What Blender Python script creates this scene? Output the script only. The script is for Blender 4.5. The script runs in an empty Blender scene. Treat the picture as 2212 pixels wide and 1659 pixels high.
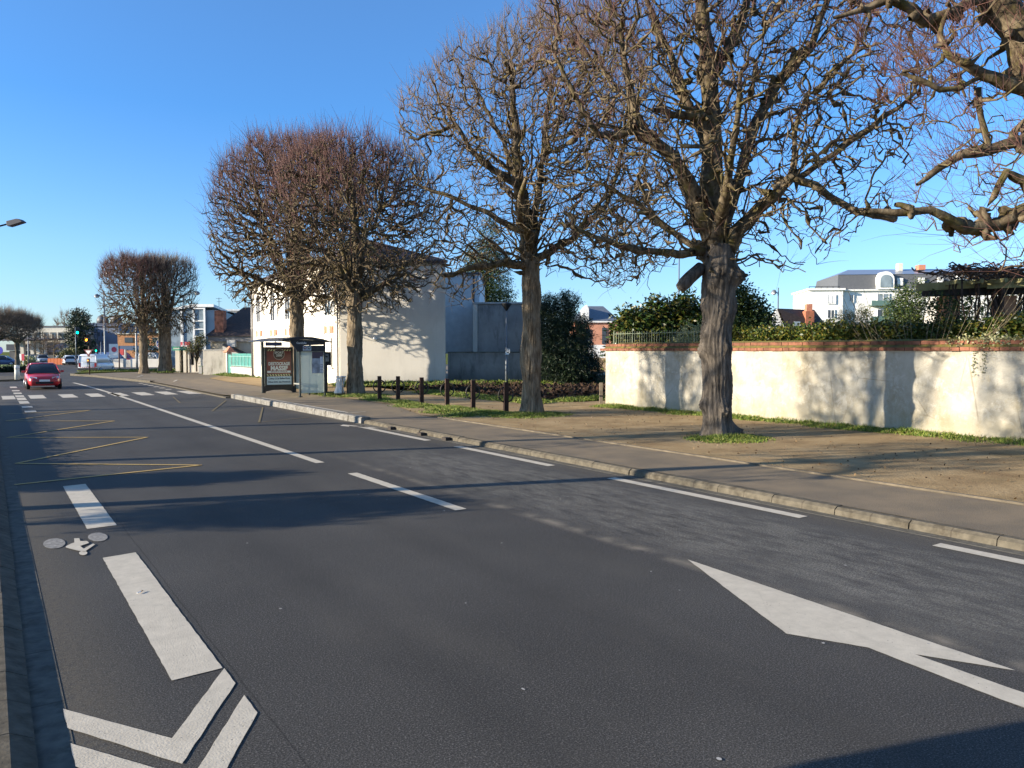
import bpy, bmesh, math, random
import numpy as np
from mathutils import Vector, Matrix
S = bpy.context.scene
C = S.collection
R = math.radians
random.seed(7)

# ---------------------------------------------------------------- camera
FPX, IW, IH, HZ, CAMH = 1661.0, 2212.0, 1659.0, 757.0, 2.2
PITCH = math.atan((IH/2-HZ)/FPX)
cam_d = bpy.data.cameras.new('camera'); cam = bpy.data.objects.new('camera', cam_d); C.objects.link(cam)
cam.location = (0, 0, CAMH); cam.rotation_euler = (R(90)-PITCH, 0, 0)
cam_d.sensor_width = 36; cam_d.lens = 36*FPX/IW
cam_d.clip_start = .05; cam_d.clip_end = 3000
S.camera = cam

# ---------------------------------------------------------------- sky, sun, exposure
SUN_EL, SUN_AZ = R(15.5), R(196.5)          # azimuth of the sun counted from +X towards +Y
w = bpy.data.worlds.new('World'); S.world = w; w.use_nodes = True
nt = w.node_tree; bg = nt.nodes['Background']
sky = nt.nodes.new('ShaderNodeTexSky'); sky.sky_type = 'NISHITA'; sky.sun_disc = False
sky.sun_elevation = SUN_EL; sky.sun_rotation = math.pi/2-SUN_AZ
sky.altitude = 0; sky.air_density = 1.0; sky.dust_density = 0.3; sky.ozone_density = 3.0
# clear winter air: cool the low band of the sky, where the model turns it yellow
wtc = nt.nodes.new('ShaderNodeTexCoord'); wsp = nt.nodes.new('ShaderNodeSeparateXYZ'); nt.links.new(wtc.outputs['Generated'], wsp.inputs[0])
wrp = nt.nodes.new('ShaderNodeValToRGB'); nt.links.new(wsp.outputs['Z'], wrp.inputs[0])
for e, (p_, c_) in zip([wrp.color_ramp.elements[0], wrp.color_ramp.elements[1], wrp.color_ramp.elements.new(.12), wrp.color_ramp.elements.new(.28)],
                       [(0.0, (.52, .66, .95)), (.6, (.24, .54, .98)), (.12, (.53, .70, .95)), (.28, (.38, .67, .96))]): e.position = p_; e.color = (*c_, 1)
wmx = nt.nodes.new('ShaderNodeMix'); wmx.data_type = 'RGBA'; wmx.blend_type = 'MULTIPLY'; wmx.inputs[0].default_value = 1
nt.links.new(sky.outputs[0], wmx.inputs[6]); nt.links.new(wrp.outputs[0], wmx.inputs[7])
nt.links.new(wmx.outputs[2], bg.inputs['Color']); bg.inputs['Strength'].default_value = .125
sl = bpy.data.lights.new('sun', 'SUN'); sl.energy = 5.0; sl.angle = R(.53); sl.color = (1, .88, .70)
so = bpy.data.objects.new('sun', sl); C.objects.link(so)
sdir = Vector((math.cos(SUN_AZ)*math.cos(SUN_EL), math.sin(SUN_AZ)*math.cos(SUN_EL), math.sin(SUN_EL)))
so.rotation_euler = sdir.to_track_quat('Z', 'Y').to_euler()
S.view_settings.view_transform = 'Standard'; S.view_settings.look = 'None'
S.view_settings.exposure = 1.2; S.view_settings.gamma = 1

# ---------------------------------------------------------------- frames of reference
# (t, s): t metres to the right across the road from the left kerb, s metres along the road
TH = R(34.277)
NV = (math.cos(TH), math.sin(TH)); DV = (-math.sin(TH), math.cos(TH))
def W(t, s, z=0): return (NV[0]*t+DV[0]*s, NV[1]*t+DV[1]*s, z)
def ray(u, v):
    x = (u-IW/2)/FPX; zc = -(v-IH/2)/FPX
    return (x, math.cos(PITCH)+zc*math.sin(PITCH), -math.sin(PITCH)+zc*math.cos(PITCH))
def at(u, v, y):                            # the point at depth y seen at photo position (u, v)
    d = ray(u, v); k = y/d[1]; return (d[0]*k, y, CAMH+d[2]*k)
def gp(u, v, z=0.0):
    d = ray(u, v); k = (z-CAMH)/d[2]; return (d[0]*k, d[1]*k, z)

# ---------------------------------------------------------------- materials
MATS = {}
def nodes(m): return m.node_tree.nodes, m.node_tree.links
def mk(name, col, rough=.7, metal=0, var=0, vscale=3, bump=0, bscale=20, col2=None, spec=None, stretch=None, detail=4):
    if name in MATS: return MATS[name]
    m = bpy.data.materials.new(name); m.use_nodes = True; n, l = nodes(m); b = n['Principled BSDF']
    b.inputs['Base Color'].default_value = (*col, 1); b.inputs['Roughness'].default_value = rough
    b.inputs['Metallic'].default_value = metal
    if spec is not None: b.inputs['Specular IOR Level'].default_value = spec
    tc = n.new('ShaderNodeTexCoord'); mp = n.new('ShaderNodeMapping'); l.new(tc.outputs['Object'], mp.inputs[0])
    if stretch: mp.inputs['Scale'].default_value = stretch
    if var or col2:
        t = n.new('ShaderNodeTexNoise'); t.inputs['Scale'].default_value = vscale; t.inputs['Detail'].default_value = detail
        l.new(mp.outputs[0], t.inputs['Vector'])
        r = n.new('ShaderNodeValToRGB'); l.new(t.outputs['Fac'], r.inputs[0]); r.color_ramp.elements[0].position = .35; r.color_ramp.elements[1].position = .68
        c2 = col2 if col2 else tuple(min(1, c*(1+var)) for c in col)
        c1 = col if col2 else tuple(c*(1-var) for c in col)
        r.color_ramp.elements[0].color = (*c1, 1); r.color_ramp.elements[1].color = (*c2, 1)
        l.new(r.outputs[0], b.inputs['Base Color'])
    if bump:
        t = n.new('ShaderNodeTexNoise'); t.inputs['Scale'].default_value = bscale; t.inputs['Detail'].default_value = 5
        l.new(mp.outputs[0], t.inputs['Vector'])
        bp = n.new('ShaderNodeBump'); bp.inputs['Strength'].default_value = bump; bp.inputs['Distance'].default_value = .02
        l.new(t.outputs['Fac'], bp.inputs['Height']); l.new(bp.outputs[0], b.inputs['Normal'])
    MATS[name] = m; return m
def emit(name, col, st):
    m = bpy.data.materials.new(name); m.use_nodes = True; b = m.node_tree.nodes['Principled BSDF']
    b.inputs['Base Color'].default_value = (*col, 1); b.inputs['Emission Color'].default_value = (*col, 1); b.inputs['Emission Strength'].default_value = st
    return m
class NB:                                    # small node-building helper
    def __init__(s, name):
        s.m = bpy.data.materials.new(name); s.m.use_nodes = True; s.n, s.l = nodes(s.m); s.b = s.n['Principled BSDF']
        s.tc = s.n.new('ShaderNodeTexCoord')
    def map(s, scale=(1, 1, 1), rot=(0, 0, 0)):
        p = s.n.new('ShaderNodeMapping'); p.inputs['Scale'].default_value = scale; p.inputs['Rotation'].default_value = rot
        s.l.new(s.tc.outputs['Object'], p.inputs[0]); return p.outputs[0]
    def noise(s, sc, det=4, vec=None, rough=.5, dist=0):
        t = s.n.new('ShaderNodeTexNoise'); t.inputs['Scale'].default_value = sc; t.inputs['Detail'].default_value = det; t.inputs['Roughness'].default_value = rough; t.inputs['Distortion'].default_value = dist
        s.l.new(vec if vec else s.map(), t.inputs['Vector']); return t.outputs['Fac']
    def voro(s, sc, vec=None, out='Distance', feat='F1'):
        t = s.n.new('ShaderNodeTexVoronoi'); t.inputs['Scale'].default_value = sc; t.feature = feat
        s.l.new(vec if vec else s.map(), t.inputs['Vector']); return t.outputs[out]
    def ramp(s, fac, *st):
        r = s.n.new('ShaderNodeValToRGB'); s.l.new(fac, r.inputs[0]); cr = r.color_ramp
        while len(cr.elements) < len(st): cr.elements.new(.5)
        for e, (p, c) in zip(cr.elements, st): e.position = p; e.color = (*(c if isinstance(c, tuple) else (c, c, c)), 1)
        return r.outputs[0]
    def mix(s, fac, a, b, mode='MIX'):
        x = s.n.new('ShaderNodeMix'); x.data_type = 'RGBA'; x.blend_type = mode
        for inp, val in ((x.inputs[0], fac), (x.inputs[6], a), (x.inputs[7], b)):
            if hasattr(val, 'is_output') or isinstance(val, bpy.types.NodeSocket): s.l.new(val, inp)
            elif isinstance(val, tuple): inp.default_value = (*val, 1)
            else: inp.default_value = val
        return x.outputs[2]
    def math(s, op, a, b=0.0):
        x = s.n.new('ShaderNodeMath'); x.operation = op
        for i, val in ((0, a), (1, b)):
            if isinstance(val, bpy.types.NodeSocket): s.l.new(val, x.inputs[i])
            else: x.inputs[i].default_value = val
        return x.outputs[0]
    def sep(s, vec=None):
        x = s.n.new('ShaderNodeSeparateXYZ'); s.l.new(vec if vec else s.tc.outputs['Object'], x.inputs[0]); return x.outputs
    def bump(s, h, st=.5, dist=.02):
        x = s.n.new('ShaderNodeBump'); x.inputs['Strength'].default_value = st; x.inputs['Distance'].default_value = dist
        s.l.new(h, x.inputs['Height']); s.l.new(x.outputs[0], s.b.inputs['Normal'])
    def done(s, col, rough=.8, spec=None):
        if isinstance(col, tuple): s.b.inputs['Base Color'].default_value = (*col, 1)
        else: s.l.new(col, s.b.inputs['Base Color'])
        if isinstance(rough, float): s.b.inputs['Roughness'].default_value = rough
        else: s.l.new(rough, s.b.inputs['Roughness'])
        if spec is not None: s.b.inputs['Specular IOR Level'].default_value = spec
        return s.m

# ---------------------------------------------------------------- mesh helpers
class MB:
    def __init__(s): s.v = []; s.f = []
    def add(s, vs, fs):
        o = len(s.v); s.v += [tuple(p) for p in vs]; s.f += [tuple(o+i for i in f) for f in fs]; return s
    def box(s, x0, y0, z0, x1, y1, z1):
        return s.add([(x0,y0,z0),(x1,y0,z0),(x1,y1,z0),(x0,y1,z0),(x0,y0,z1),(x1,y0,z1),(x1,y1,z1),(x0,y1,z1)],
                     [(0,3,2,1),(4,5,6,7),(0,1,5,4),(1,2,6,5),(2,3,7,6),(3,0,4,7)])
    def prism(s, pts, z0, z1):               # outline in xy, extruded in z
        n = len(pts); a = sum(pts[i][0]*pts[(i+1) % n][1]-pts[(i+1) % n][0]*pts[i][1] for i in range(n))
        if a < 0: pts = pts[::-1]
        return s.add([(*p[:2], z0) for p in pts]+[(*p[:2], z1) for p in pts],
                     [tuple(range(n-1, -1, -1)), tuple(range(n, 2*n))]+[(i, (i+1) % n, n+(i+1) % n, n+i) for i in range(n)])
    def prism_x(s, pts, x0, x1):             # outline in (y, z), extruded along x
        n = len(pts)
        return s.add([(x0, *p) for p in pts]+[(x1, *p) for p in pts],
                     [tuple(range(n-1, -1, -1)), tuple(range(n, 2*n))]+[(i, (i+1) % n, n+(i+1) % n, n+i) for i in range(n)])
    def prism_y(s, pts, y0, y1):             # outline in (x, z), extruded along y
        n = len(pts)
        return s.add([(p[0], y1, p[1]) for p in pts]+[(p[0], y0, p[1]) for p in pts],
                     [tuple(range(n-1, -1, -1)), tuple(range(n, 2*n))]+[(i, (i+1) % n, n+(i+1) % n, n+i) for i in range(n)])
    def sheet(s, pts, z=0): return s.add([(*p[:2], z) for p in pts], [tuple(range(len(pts)))])
    def tube(s, pts, rad, n=8, cap=True):
        P = [Vector(p) for p in pts]; rs = rad if hasattr(rad, '__len__') else [rad]*len(P)
        u = None; o = len(s.v)
        for i, p in enumerate(P):
            d = (P[min(i+1, len(P)-1)]-P[max(i-1, 0)]).normalized()
            if u is None: u = d.cross(Vector((.3, .2, .9)) if abs(d.z) < .9 else Vector((1, .1, 0))).normalized()
            u = (u-d*u.dot(d)).normalized(); b = d.cross(u)
            for k in range(n):
                a = 2*math.pi*k/n; s.v.append(tuple(p+(u*math.cos(a)+b*math.sin(a))*rs[i]))
        for i in range(len(P)-1):
            for k in range(n): s.f.append((o+i*n+k, o+i*n+(k+1) % n, o+(i+1)*n+(k+1) % n, o+(i+1)*n+k))
        if cap: s.f.append(tuple(o+k for k in range(n-1, -1, -1))); s.f.append(tuple(o+(len(P)-1)*n+k for k in range(n)))
        return s
    def lathe(s, prof, n=20, cx=0, cy=0):     # profile of (radius, z)
        o = len(s.v)
        for r, z in prof:
            for k in range(n): a = 2*math.pi*k/n; s.v.append((cx+r*math.cos(a), cy+r*math.sin(a), z))
        for i in range(len(prof)-1):
            for k in range(n): s.f.append((o+i*n+k, o+i*n+(k+1) % n, o+(i+1)*n+(k+1) % n, o+(i+1)*n+k))
        s.f.append(tuple(o+k for k in range(n-1, -1, -1))); s.f.append(tuple(o+(len(prof)-1)*n+k for k in range(n)))
        return s
    def ring(s, cx, cy, cz, Rr, r, axis='y', n=32, m=8):
        o = len(s.v)
        for i in range(n):
            a = 2*math.pi*i/n
            for k in range(m):
                b = 2*math.pi*k/m; q = (Rr+r*math.cos(b)); h = r*math.sin(b)
                p = (q*math.cos(a), h, q*math.sin(a)) if axis == 'y' else (h, q*math.cos(a), q*math.sin(a))
                s.v.append((cx+p[0], cy+p[1], cz+p[2]))
        for i in range(n):
            for k in range(m): s.f.append((o+i*m+k, o+i*m+(k+1) % m, o+((i+1) % n)*m+(k+1) % m, o+((i+1) % n)*m+k))
        return s
    def disc(s, cx, cy, cz, r, n=24, axis='y', ry=None):
        ry = ry or r; o = len(s.v)
        for i in range(n):
            a = 2*math.pi*i/n; c, q = r*math.cos(a), ry*math.sin(a)
            s.v.append((cx+c, cy, cz+q) if axis == 'y' else ((cx, cy+c, cz+q) if axis == 'x' else (cx+c, cy+q, cz)))
        s.f.append(tuple(o+i for i in range(n))); return s
    def xf(s, M): s.v = [tuple(M @ Vector(p)) for p in s.v]; return s
    def build(s, name, mat, parent=None, smooth=False, bevel=0, loc=None, rz=None):
        me = bpy.data.meshes.new(name); me.from_pydata(s.v, [], s.f); me.materials.append(mat)
        if smooth:
            me.polygons.foreach_set('use_smooth', [True]*len(me.polygons))
        if bevel:
            bm = bmesh.new(); bm.from_mesh(me); bmesh.ops.remove_doubles(bm, verts=bm.verts, dist=1e-5)
            bmesh.ops.bevel(bm, geom=[e for e in bm.edges if e.is_manifold and e.calc_face_angle(0) > .5], offset=bevel, segments=2, profile=.7, affect='EDGES')
            bm.to_mesh(me); bm.free()
        o = bpy.data.objects.new(name, me); C.objects.link(o)
        if parent: o.parent = parent
        if loc is not None: o.location = loc
        if rz is not None: o.rotation_euler.z = rz
        return o
def nmesh(name, V, F4, mat, parent=None, smooth=True, loc=None):   # numpy quads/tris: F4 (n,4) or (n,3)
    me = bpy.data.meshes.new(name); k = F4.shape[1]; n = len(F4)
    me.vertices.add(len(V)); me.vertices.foreach_set('co', V.astype(np.float32).ravel())
    me.loops.add(n*k); me.loops.foreach_set('vertex_index', F4.astype(np.int32).ravel())
    me.polygons.add(n); me.polygons.foreach_set('loop_start', np.arange(0, n*k, k, dtype=np.int32))
    if smooth: me.polygons.foreach_set('use_smooth', np.ones(n, dtype=bool))
    me.materials.append(mat); me.update(); me.validate()
    o = bpy.data.objects.new(name, me); C.objects.link(o)
    if parent: o.parent = parent
    if loc is not None: o.location = loc
    return o
def tag(o, label=None, cat=None, group=None, kind=None):
    if label: o['label'] = label
    if cat: o['category'] = cat
    if group: o['group'] = group
    if kind: o['kind'] = kind
    return o
def thing(name, label, cat, loc=(0, 0, 0), rz=0, group=None):
    o = bpy.data.objects.new(name, None); C.objects.link(o); o.location = loc; o.rotation_euler.z = rz
    return tag(o, label, cat, group)
def copy_tree(o, parent=None):
    c = o.copy(); C.objects.link(c); c.parent = parent
    for ch in list(o.children): copy_tree(ch, c)
    return c
def text_mesh(txt, size, mat, parent, loc, rot, name='lettering', ext=.002, sx=1.0, bold=0.0, align='CENTER'):
    cu = bpy.data.curves.new(name, 'FONT'); cu.body = txt; cu.size = size; cu.align_x = align; cu.align_y = 'CENTER'
    cu.extrude = ext; cu.offset = bold; cu.resolution_u = 3
    o = bpy.data.objects.new(name, cu); C.objects.link(o)
    bpy.context.view_layer.update()
    me = bpy.data.meshes.new_from_object(o.evaluated_get(bpy.context.evaluated_depsgraph_get()))
    bpy.data.objects.remove(o); bpy.data.curves.remove(cu)
    me.materials.clear(); me.materials.append(mat)
    q = bpy.data.objects.new(name, me); C.objects.link(q); q.parent = parent; q.location = loc; q.rotation_euler = rot; q.scale = (sx, 1, 1)
    return q
def struct(name, mb, mat, road=True, z=0, **k):
    o = mb.build(name, mat, **k); o['kind'] = 'structure'
    if road: o.rotation_euler.z = TH; o.location.z = z
    return o
# ================================================================ ground, road, pavements, markings
def asphalt_mat():
    k = NB('asphalt'); xyz = k.sep()
    fine = k.noise(88, 3, rough=.85); mid = k.noise(22, 4); big = k.noise(.35, 3)
    base = k.ramp(fine, (.34, (.022, .0205, .0195)), (.48, (.058, .055, .051)), (.58, (.105, .099, .090)), (.68, (.32, .30, .27)))
    tone = k.ramp(big, (.3, .70), (.7, 1.02))
    col = k.mix(1.0, base, tone, 'MULTIPLY')
    grit = k.ramp(k.noise(34, 2, rough=.9), (.60, 0.0), (.70, .5)); col = k.mix(grit, col, (.19, .18, .16)); pit_ = k.ramp(k.noise(41, 2, rough=.9), (.30, .6), (.40, 0.0)); col = k.mix(pit_, col, (.014, .013, .012))
    # worn, paler aggregate in the parking lane (t from 6.6 to 8.7, s under 15), streaked along the traffic
    streak = k.noise(3.2, 6, k.map((1.6, .45, 1)), rough=.75)
    tt = k.math('SUBTRACT', 1.0, k.math('ABSOLUTE', k.math('DIVIDE', k.math('SUBTRACT', xyz[0], 7.35), 1.5)))
    ss = k.math('DIVIDE', k.math('SUBTRACT', 17.0, xyz[1]), 6.0)
    msk = k.math('MULTIPLY', k.math('MINIMUM', k.math('MAXIMUM', tt, 0.0), 1.0), k.math('MINIMUM', k.math('MAXIMUM', ss, 0.0), 1.0))
    wear = k.math('MULTIPLY', k.ramp(streak, (.38, 0.05), (.58, 1.0)), k.math('MINIMUM', k.math('MULTIPLY', msk, 2.2), 1.0))
    spk = k.ramp(k.noise(48, 3, rough=.8), (.45, .12), (.62, 1.0))
    wear = k.math('MULTIPLY', k.math('MULTIPLY', wear, spk), .95)
    col = k.mix(wear, col, (.225, .215, .185))
    # dusty line beside the lane
    dl = k.math('SUBTRACT', 1.0, k.math('ABSOLUTE', k.math('DIVIDE', k.math('SUBTRACT', xyz[0], 5.93), .16)))
    dl = k.math('MULTIPLY', k.math('MAXIMUM', dl, 0.0), k.math('MULTIPLY', k.ramp(k.noise(2.5, 4), (.4, 0.0), (.65, .8)), k.math('MINIMUM', k.math('MAXIMUM', ss, 0.0), 1.0)))
    col = k.mix(k.math('MULTIPLY', dl, .9), col, (.24, .21, .165))
    # dust along the gutters
    gd = k.math('MAXIMUM', k.math('SUBTRACT', 1.0, k.math('DIVIDE', k.math('ABSOLUTE', k.math('SUBTRACT', xyz[0], .42)), .42)), 0.0)
    gd2 = k.math('MAXIMUM', k.math('SUBTRACT', 1.0, k.math('DIVIDE', k.math('ABSOLUTE', k.math('SUBTRACT', xyz[0], 9.0)), .5)), 0.0)
    col = k.mix(k.math('MULTIPLY', k.math('MAXIMUM', gd, gd2), k.ramp(mid, (.35, .2), (.65, .65))), col, (.12, .105, .08))
    # fine chips and bits of gravel
    chip = k.ramp(k.voro(7.0), (.012, 1.0), (.02, 0.0))
    col = k.mix(k.math('MULTIPLY', chip, .6), col, (.30, .29, .27))
    # polished wheel tracks and a couple of paler, dusty drifts
    wt = k.math('ABSOLUTE', k.math('SUBTRACT', k.math('ABSOLUTE', k.math('SUBTRACT', xyz[0], 3.3)), .8)); col = k.mix(k.math('MULTIPLY', k.math('MAXIMUM', k.math('SUBTRACT', 1.0, k.math('DIVIDE', wt, .35)), 0.0), .22), col, (.026, .025, .024))
    col = k.mix(k.ramp(k.noise(.8, 6, k.map((1, .35, 1)), rough=.7), (.5, 0.0), (.75, .35)), col, (.10, .092, .078))
    # seam of the surfacing beside the cycle strip, wandering cracks
    sm = k.math('ABSOLUTE', k.math('SUBTRACT', k.math('ADD', xyz[0], k.math('MULTIPLY', k.math('SUBTRACT', k.noise(2.0, 4), .5), .04)), 1.345)); col = k.mix(k.math('MULTIPLY', k.ramp(sm, (.003, 1.0), (.008, 0.0)), .5), col, (.012, .011, .01))
    k.bump(fine, .45, .008)
    return k.done(col, .75, .18)
M_asph = asphalt_mat()
def walk_asph():
    k = NB('pavement_asphalt')
    base = k.ramp(k.noise(60, 4, rough=.7), (.34, (.038, .031, .024)), (.66, (.20, .17, .125)))
    col = k.mix(k.ramp(k.noise(1.3, 5), (.34, .3), (.66, .85)), base, (.235, .18, .115))
    xyz = k.sep()
    edge = k.math('MAXIMUM', k.math('SUBTRACT', 1.0, k.math('DIVIDE', k.math('ABSOLUTE', k.math('SUBTRACT', xyz[0], 11.5)), .9)), 0.0)
    col = k.mix(k.math('MULTIPLY', edge, k.ramp(k.noise(2.2, 5), (.4, 0.0), (.7, .8))), col, (.25, .19, .11))
    k.bump(k.noise(60, 4), .5, .012); return k.done(col, .85, .3)
M_walk = walk_asph()
def sand_mat():
    k = NB('compacted_sand')
    col = k.ramp(k.noise(1.1, 6, rough=.6), (.3, (.22, .15, .08)), (.5, (.33, .235, .125)), (.72, (.42, .31, .175)))
    col = k.mix(1.0, col, k.ramp(k.noise(45, 4, rough=.7), (.3, .72), (.7, 1.18)), 'MULTIPLY')
    lit = k.ramp(k.voro(2.6), (.02, 1.0), (.035, 0.0)); col = k.mix(k.math('MULTIPLY', lit, .8), col, (.07, .04, .02))
    col = k.mix(k.ramp(k.noise(.5, 5), (.55, 0.0), (.75, .45)), col, (.15, .13, .06))
    k.bump(k.noise(14, 6, rough=.65), .5, .03); return k.done(col, .95, .1)
M_sand = sand_mat()
def soil_mat(nm, a, b, g):
    k = NB(nm); col = k.ramp(k.noise(6, 6, rough=.7), (.35, a), (.65, b))
    col = k.mix(k.ramp(k.noise(1.6, 5), (.5, 0.0), (.62, .9)), col, g); k.bump(k.noise(9, 6), 1.0, .08); return k.done(col, .98, .05)
M_soil = soil_mat('bare_soil', (.028, .016, .009), (.10, .055, .03), (.045, .06, .015))
M_turf = soil_mat('turf', (.07, .10, .018), (.13, .16, .03), (.16, .13, .05))
def kerb_mat(nm, a, b, dirt):
    k = NB(nm); col = k.ramp(k.noise(9, 5), (.3, a), (.7, b))
    col = k.mix(k.ramp(k.noise(3.5, 6, rough=.7), (.5, 0.0), (.68, .75)), col, dirt)
    xyz = k.sep(); j = k.math('ABSOLUTE', k.math('SUBTRACT', k.math('FRACT', xyz[1]), .5)); col = k.mix(k.ramp(j, (.006, .6), (.011, 0.0)), col, (.05, .04, .03))
    k.bump(k.noise(40, 4), .4, .01); return k.done(col, .9, .2)
M_kerb = kerb_mat('kerb_stone', (.075, .066, .05), (.14, .122, .092), (.045, .037, .026))
M_kerbw = kerb_mat('painted_kerb', (.13, .122, .105), (.26, .25, .23), (.07, .06, .045))
M_gut = kerb_mat('gutter_concrete', (.085, .08, .07), (.15, .14, .115), (.05, .045, .032))
def paint(nm, c, gap=.35):
    k = NB(nm); col = k.ramp(k.noise(6, 6, rough=.7), (.3, tuple(x*.78 for x in c)), (.65, c))
    pit = k.ramp(k.voro(24), (.05, 1.0), (.16, 0.0)); pit = k.math('MULTIPLY', pit, k.ramp(k.noise(4, 3), (.42, 0.0), (.62, gap*2)))
    col = k.mix(pit, col, (.10, .095, .085))
    cr = k.ramp(k.voro(1.1, out='Distance', feat='DISTANCE_TO_EDGE'), (.004, .55), (.012, 0.0)); col = k.mix(k.math('MULTIPLY', cr, .14), col, (.12, .11, .09))
    k.bump(k.noise(70, 4), .35, .008); return k.done(col, .7, .3)
M_white = paint('road_paint_white', (.54, .49, .40), .5)
M_yel = paint('road_paint_yellow', (.52, .36, .12), .5)
M_yel2 = paint('worn_paint_yellow', (.20, .155, .075), .5)
M_thin = mk('concrete_edging', (.085, .07, .05), .9, col2=(.16, .13, .09), vscale=5)

# ground sheet out to the horizon
g = MB()
g.sheet([(-900, -300), (1100, -300), (1100, 1300), (-900, 1300)])
struct('ground', g, M_turf, z=-.06)
# carriageway: long strip, then the wider junction beyond
r = MB()
r.sheet([(.15, -60), (9.3, -60), (9.3, 36), (9.06, 38), (9.06, 54), (8.7, 59.5), (7.3, 71.5), (6.2, 76.2), (5.9, 78), (7.2, 82), (8.4, 89), (60, 92), (60, 112), (24, 128), (22, 320), (-3, 320), (-3, 128), (-60, 128), (-60, 66), (-1.5, 66), (.15, 60)])
struct('road', r, M_asph, z=0)
gu = MB(); gu.box(.15, -60, -.1, .345, 60, .003); gu.box(9.14, -60, -.1, 9.32, 24.3, .003)
struct('gutter', gu, M_gut)
# kerbs
kb = MB()
def kerb_run(mb, t0, t1, s0, s1, z1, lean=.02, step=1.0, jit=.006):
    s = s0; rr = random.Random(int(s0*7+t0*31))
    while s < s1-1e-3:
        e = min(s+step, s1); a = rr.uniform(-jit, jit); h = z1+rr.uniform(-jit, jit)*.7
        o = lean if t1 > t0 else -lean
        pts = [(t0+a, -.1), (t1+a, -.1), (t1+a, h), (t0+o*1.6+a, h), (t0+o*.5+a, h-.035)]
        n = len(pts); V = [(p[0], s+.006, p[1]) for p in pts]+[(p[0], e-.006, p[1]) for p in pts]
        F = [(i, (i+1) % n, n+(i+1) % n, n+i) for i in range(n)]+[tuple(range(n))[::-1], tuple(range(n, 2*n))]
        if t1 > t0: F = [f[::-1] for f in F]
        mb.add(V, F); s = e
kerb_run(kb, 9.30, 9.52, -40, 21.6, .112, .05, jit=.01)

s = -40.0; rk = random.Random(5)
while s < 60:
    j = rk.uniform(-.004, .004); kb.add([(-.12, s+.005, -.1), (.17+j, s+.005, -.1), (.17+j, s+.005, .025), (.05+j, s+.005, .088), (-.12, s+.005, .092), (-.12, s+.995, -.1), (.17+j, s+.995, -.1), (.17+j, s+.995, .025), (.05+j, s+.995, .088), (-.12, s+.995, .092)], [(4, 3, 2, 1, 0), (5, 6, 7, 8, 9), (1, 2, 7, 6), (2, 3, 8, 7), (3, 4, 9, 8)]); s += 1.0
struct('kerb', kb, M_kerb)
kw = MB(); kerb_run(kw, 9.22, 9.52, 21.6, 36.6, .20, .03, jit=.012)
o = struct('bus_stop_kerb', kw, M_kerbw)
kf = MB()
cv = [(9.0, 36.6), (9.0, 50.5), (9.0, 56.5), (8.7, 59.5), (8.1, 63.9), (7.3, 71.5), (6.6, 75), (6.2, 76.3), (6.0, 78.2), (7.2, 82), (8.4, 88)]
for (a, b) in zip(cv, cv[1:]):
    L = math.hypot(b[0]-a[0], b[1]-a[1]); nx, ny = -(b[1]-a[1])/L, (b[0]-a[0])/L
    h = .05 if b[1] < 57 else .16
    kf.add([(a[0], a[1], -.1), (b[0], b[1], -.1), (b[0], b[1], h), (a[0], a[1], h), (a[0]-nx*.28, a[1]-ny*.28, -.1), (b[0]-nx*.28, b[1]-ny*.28, -.1), (b[0]-nx*.28, b[1]-ny*.28, h), (a[0]-nx*.28, a[1]-ny*.28, h)],
           [(0, 1, 2, 3), (3, 2, 6, 7), (7, 6, 5, 4), (0, 3, 7, 4), (1, 5, 6, 2)])
struct('flush_kerb', kf, M_kerb)
# right pavement: asphalt band, sand band
wk = MB()
wk.sheet([(9.48, -60), (11.55, -60), (11.55, 22), (12.9, 27), (12.9, 33), (13.2, 52), (13.6, 60), (19, 74), (60, 76), (60, 90), (8.1, 87), (7.2, 82), (6.0, 78.2), (6.5, 75), (7.5, 71), (8.3, 64), (9.1, 57), (9.1, 38), (9.48, 36)])
struct('pavement', wk, M_walk, z=.112)
sd = MB(); sd.sheet([(11.5, -60), (40, -60), (40, 24.4), (19.6, 24.0), (17.6, 36), (18.2, 44), (18.5, 62), (24, 73), (19, 74), (13.6, 60), (13.1, 52), (12.8, 33), (12.8, 27), (11.5, 22)])
struct('sand_path', sd, M_sand, z=.132)
st = MB(); st.sheet([(-60, -60), (-.11, -60), (-.11, 60), (-1.7, 66), (-60, 66)]); struct('left_pavement', st, M_sand, z=.084)
ed = MB(); ed.box(11.5, -60, .1, 11.56, 21, .142); struct('path_edging', ed, M_thin)
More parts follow.
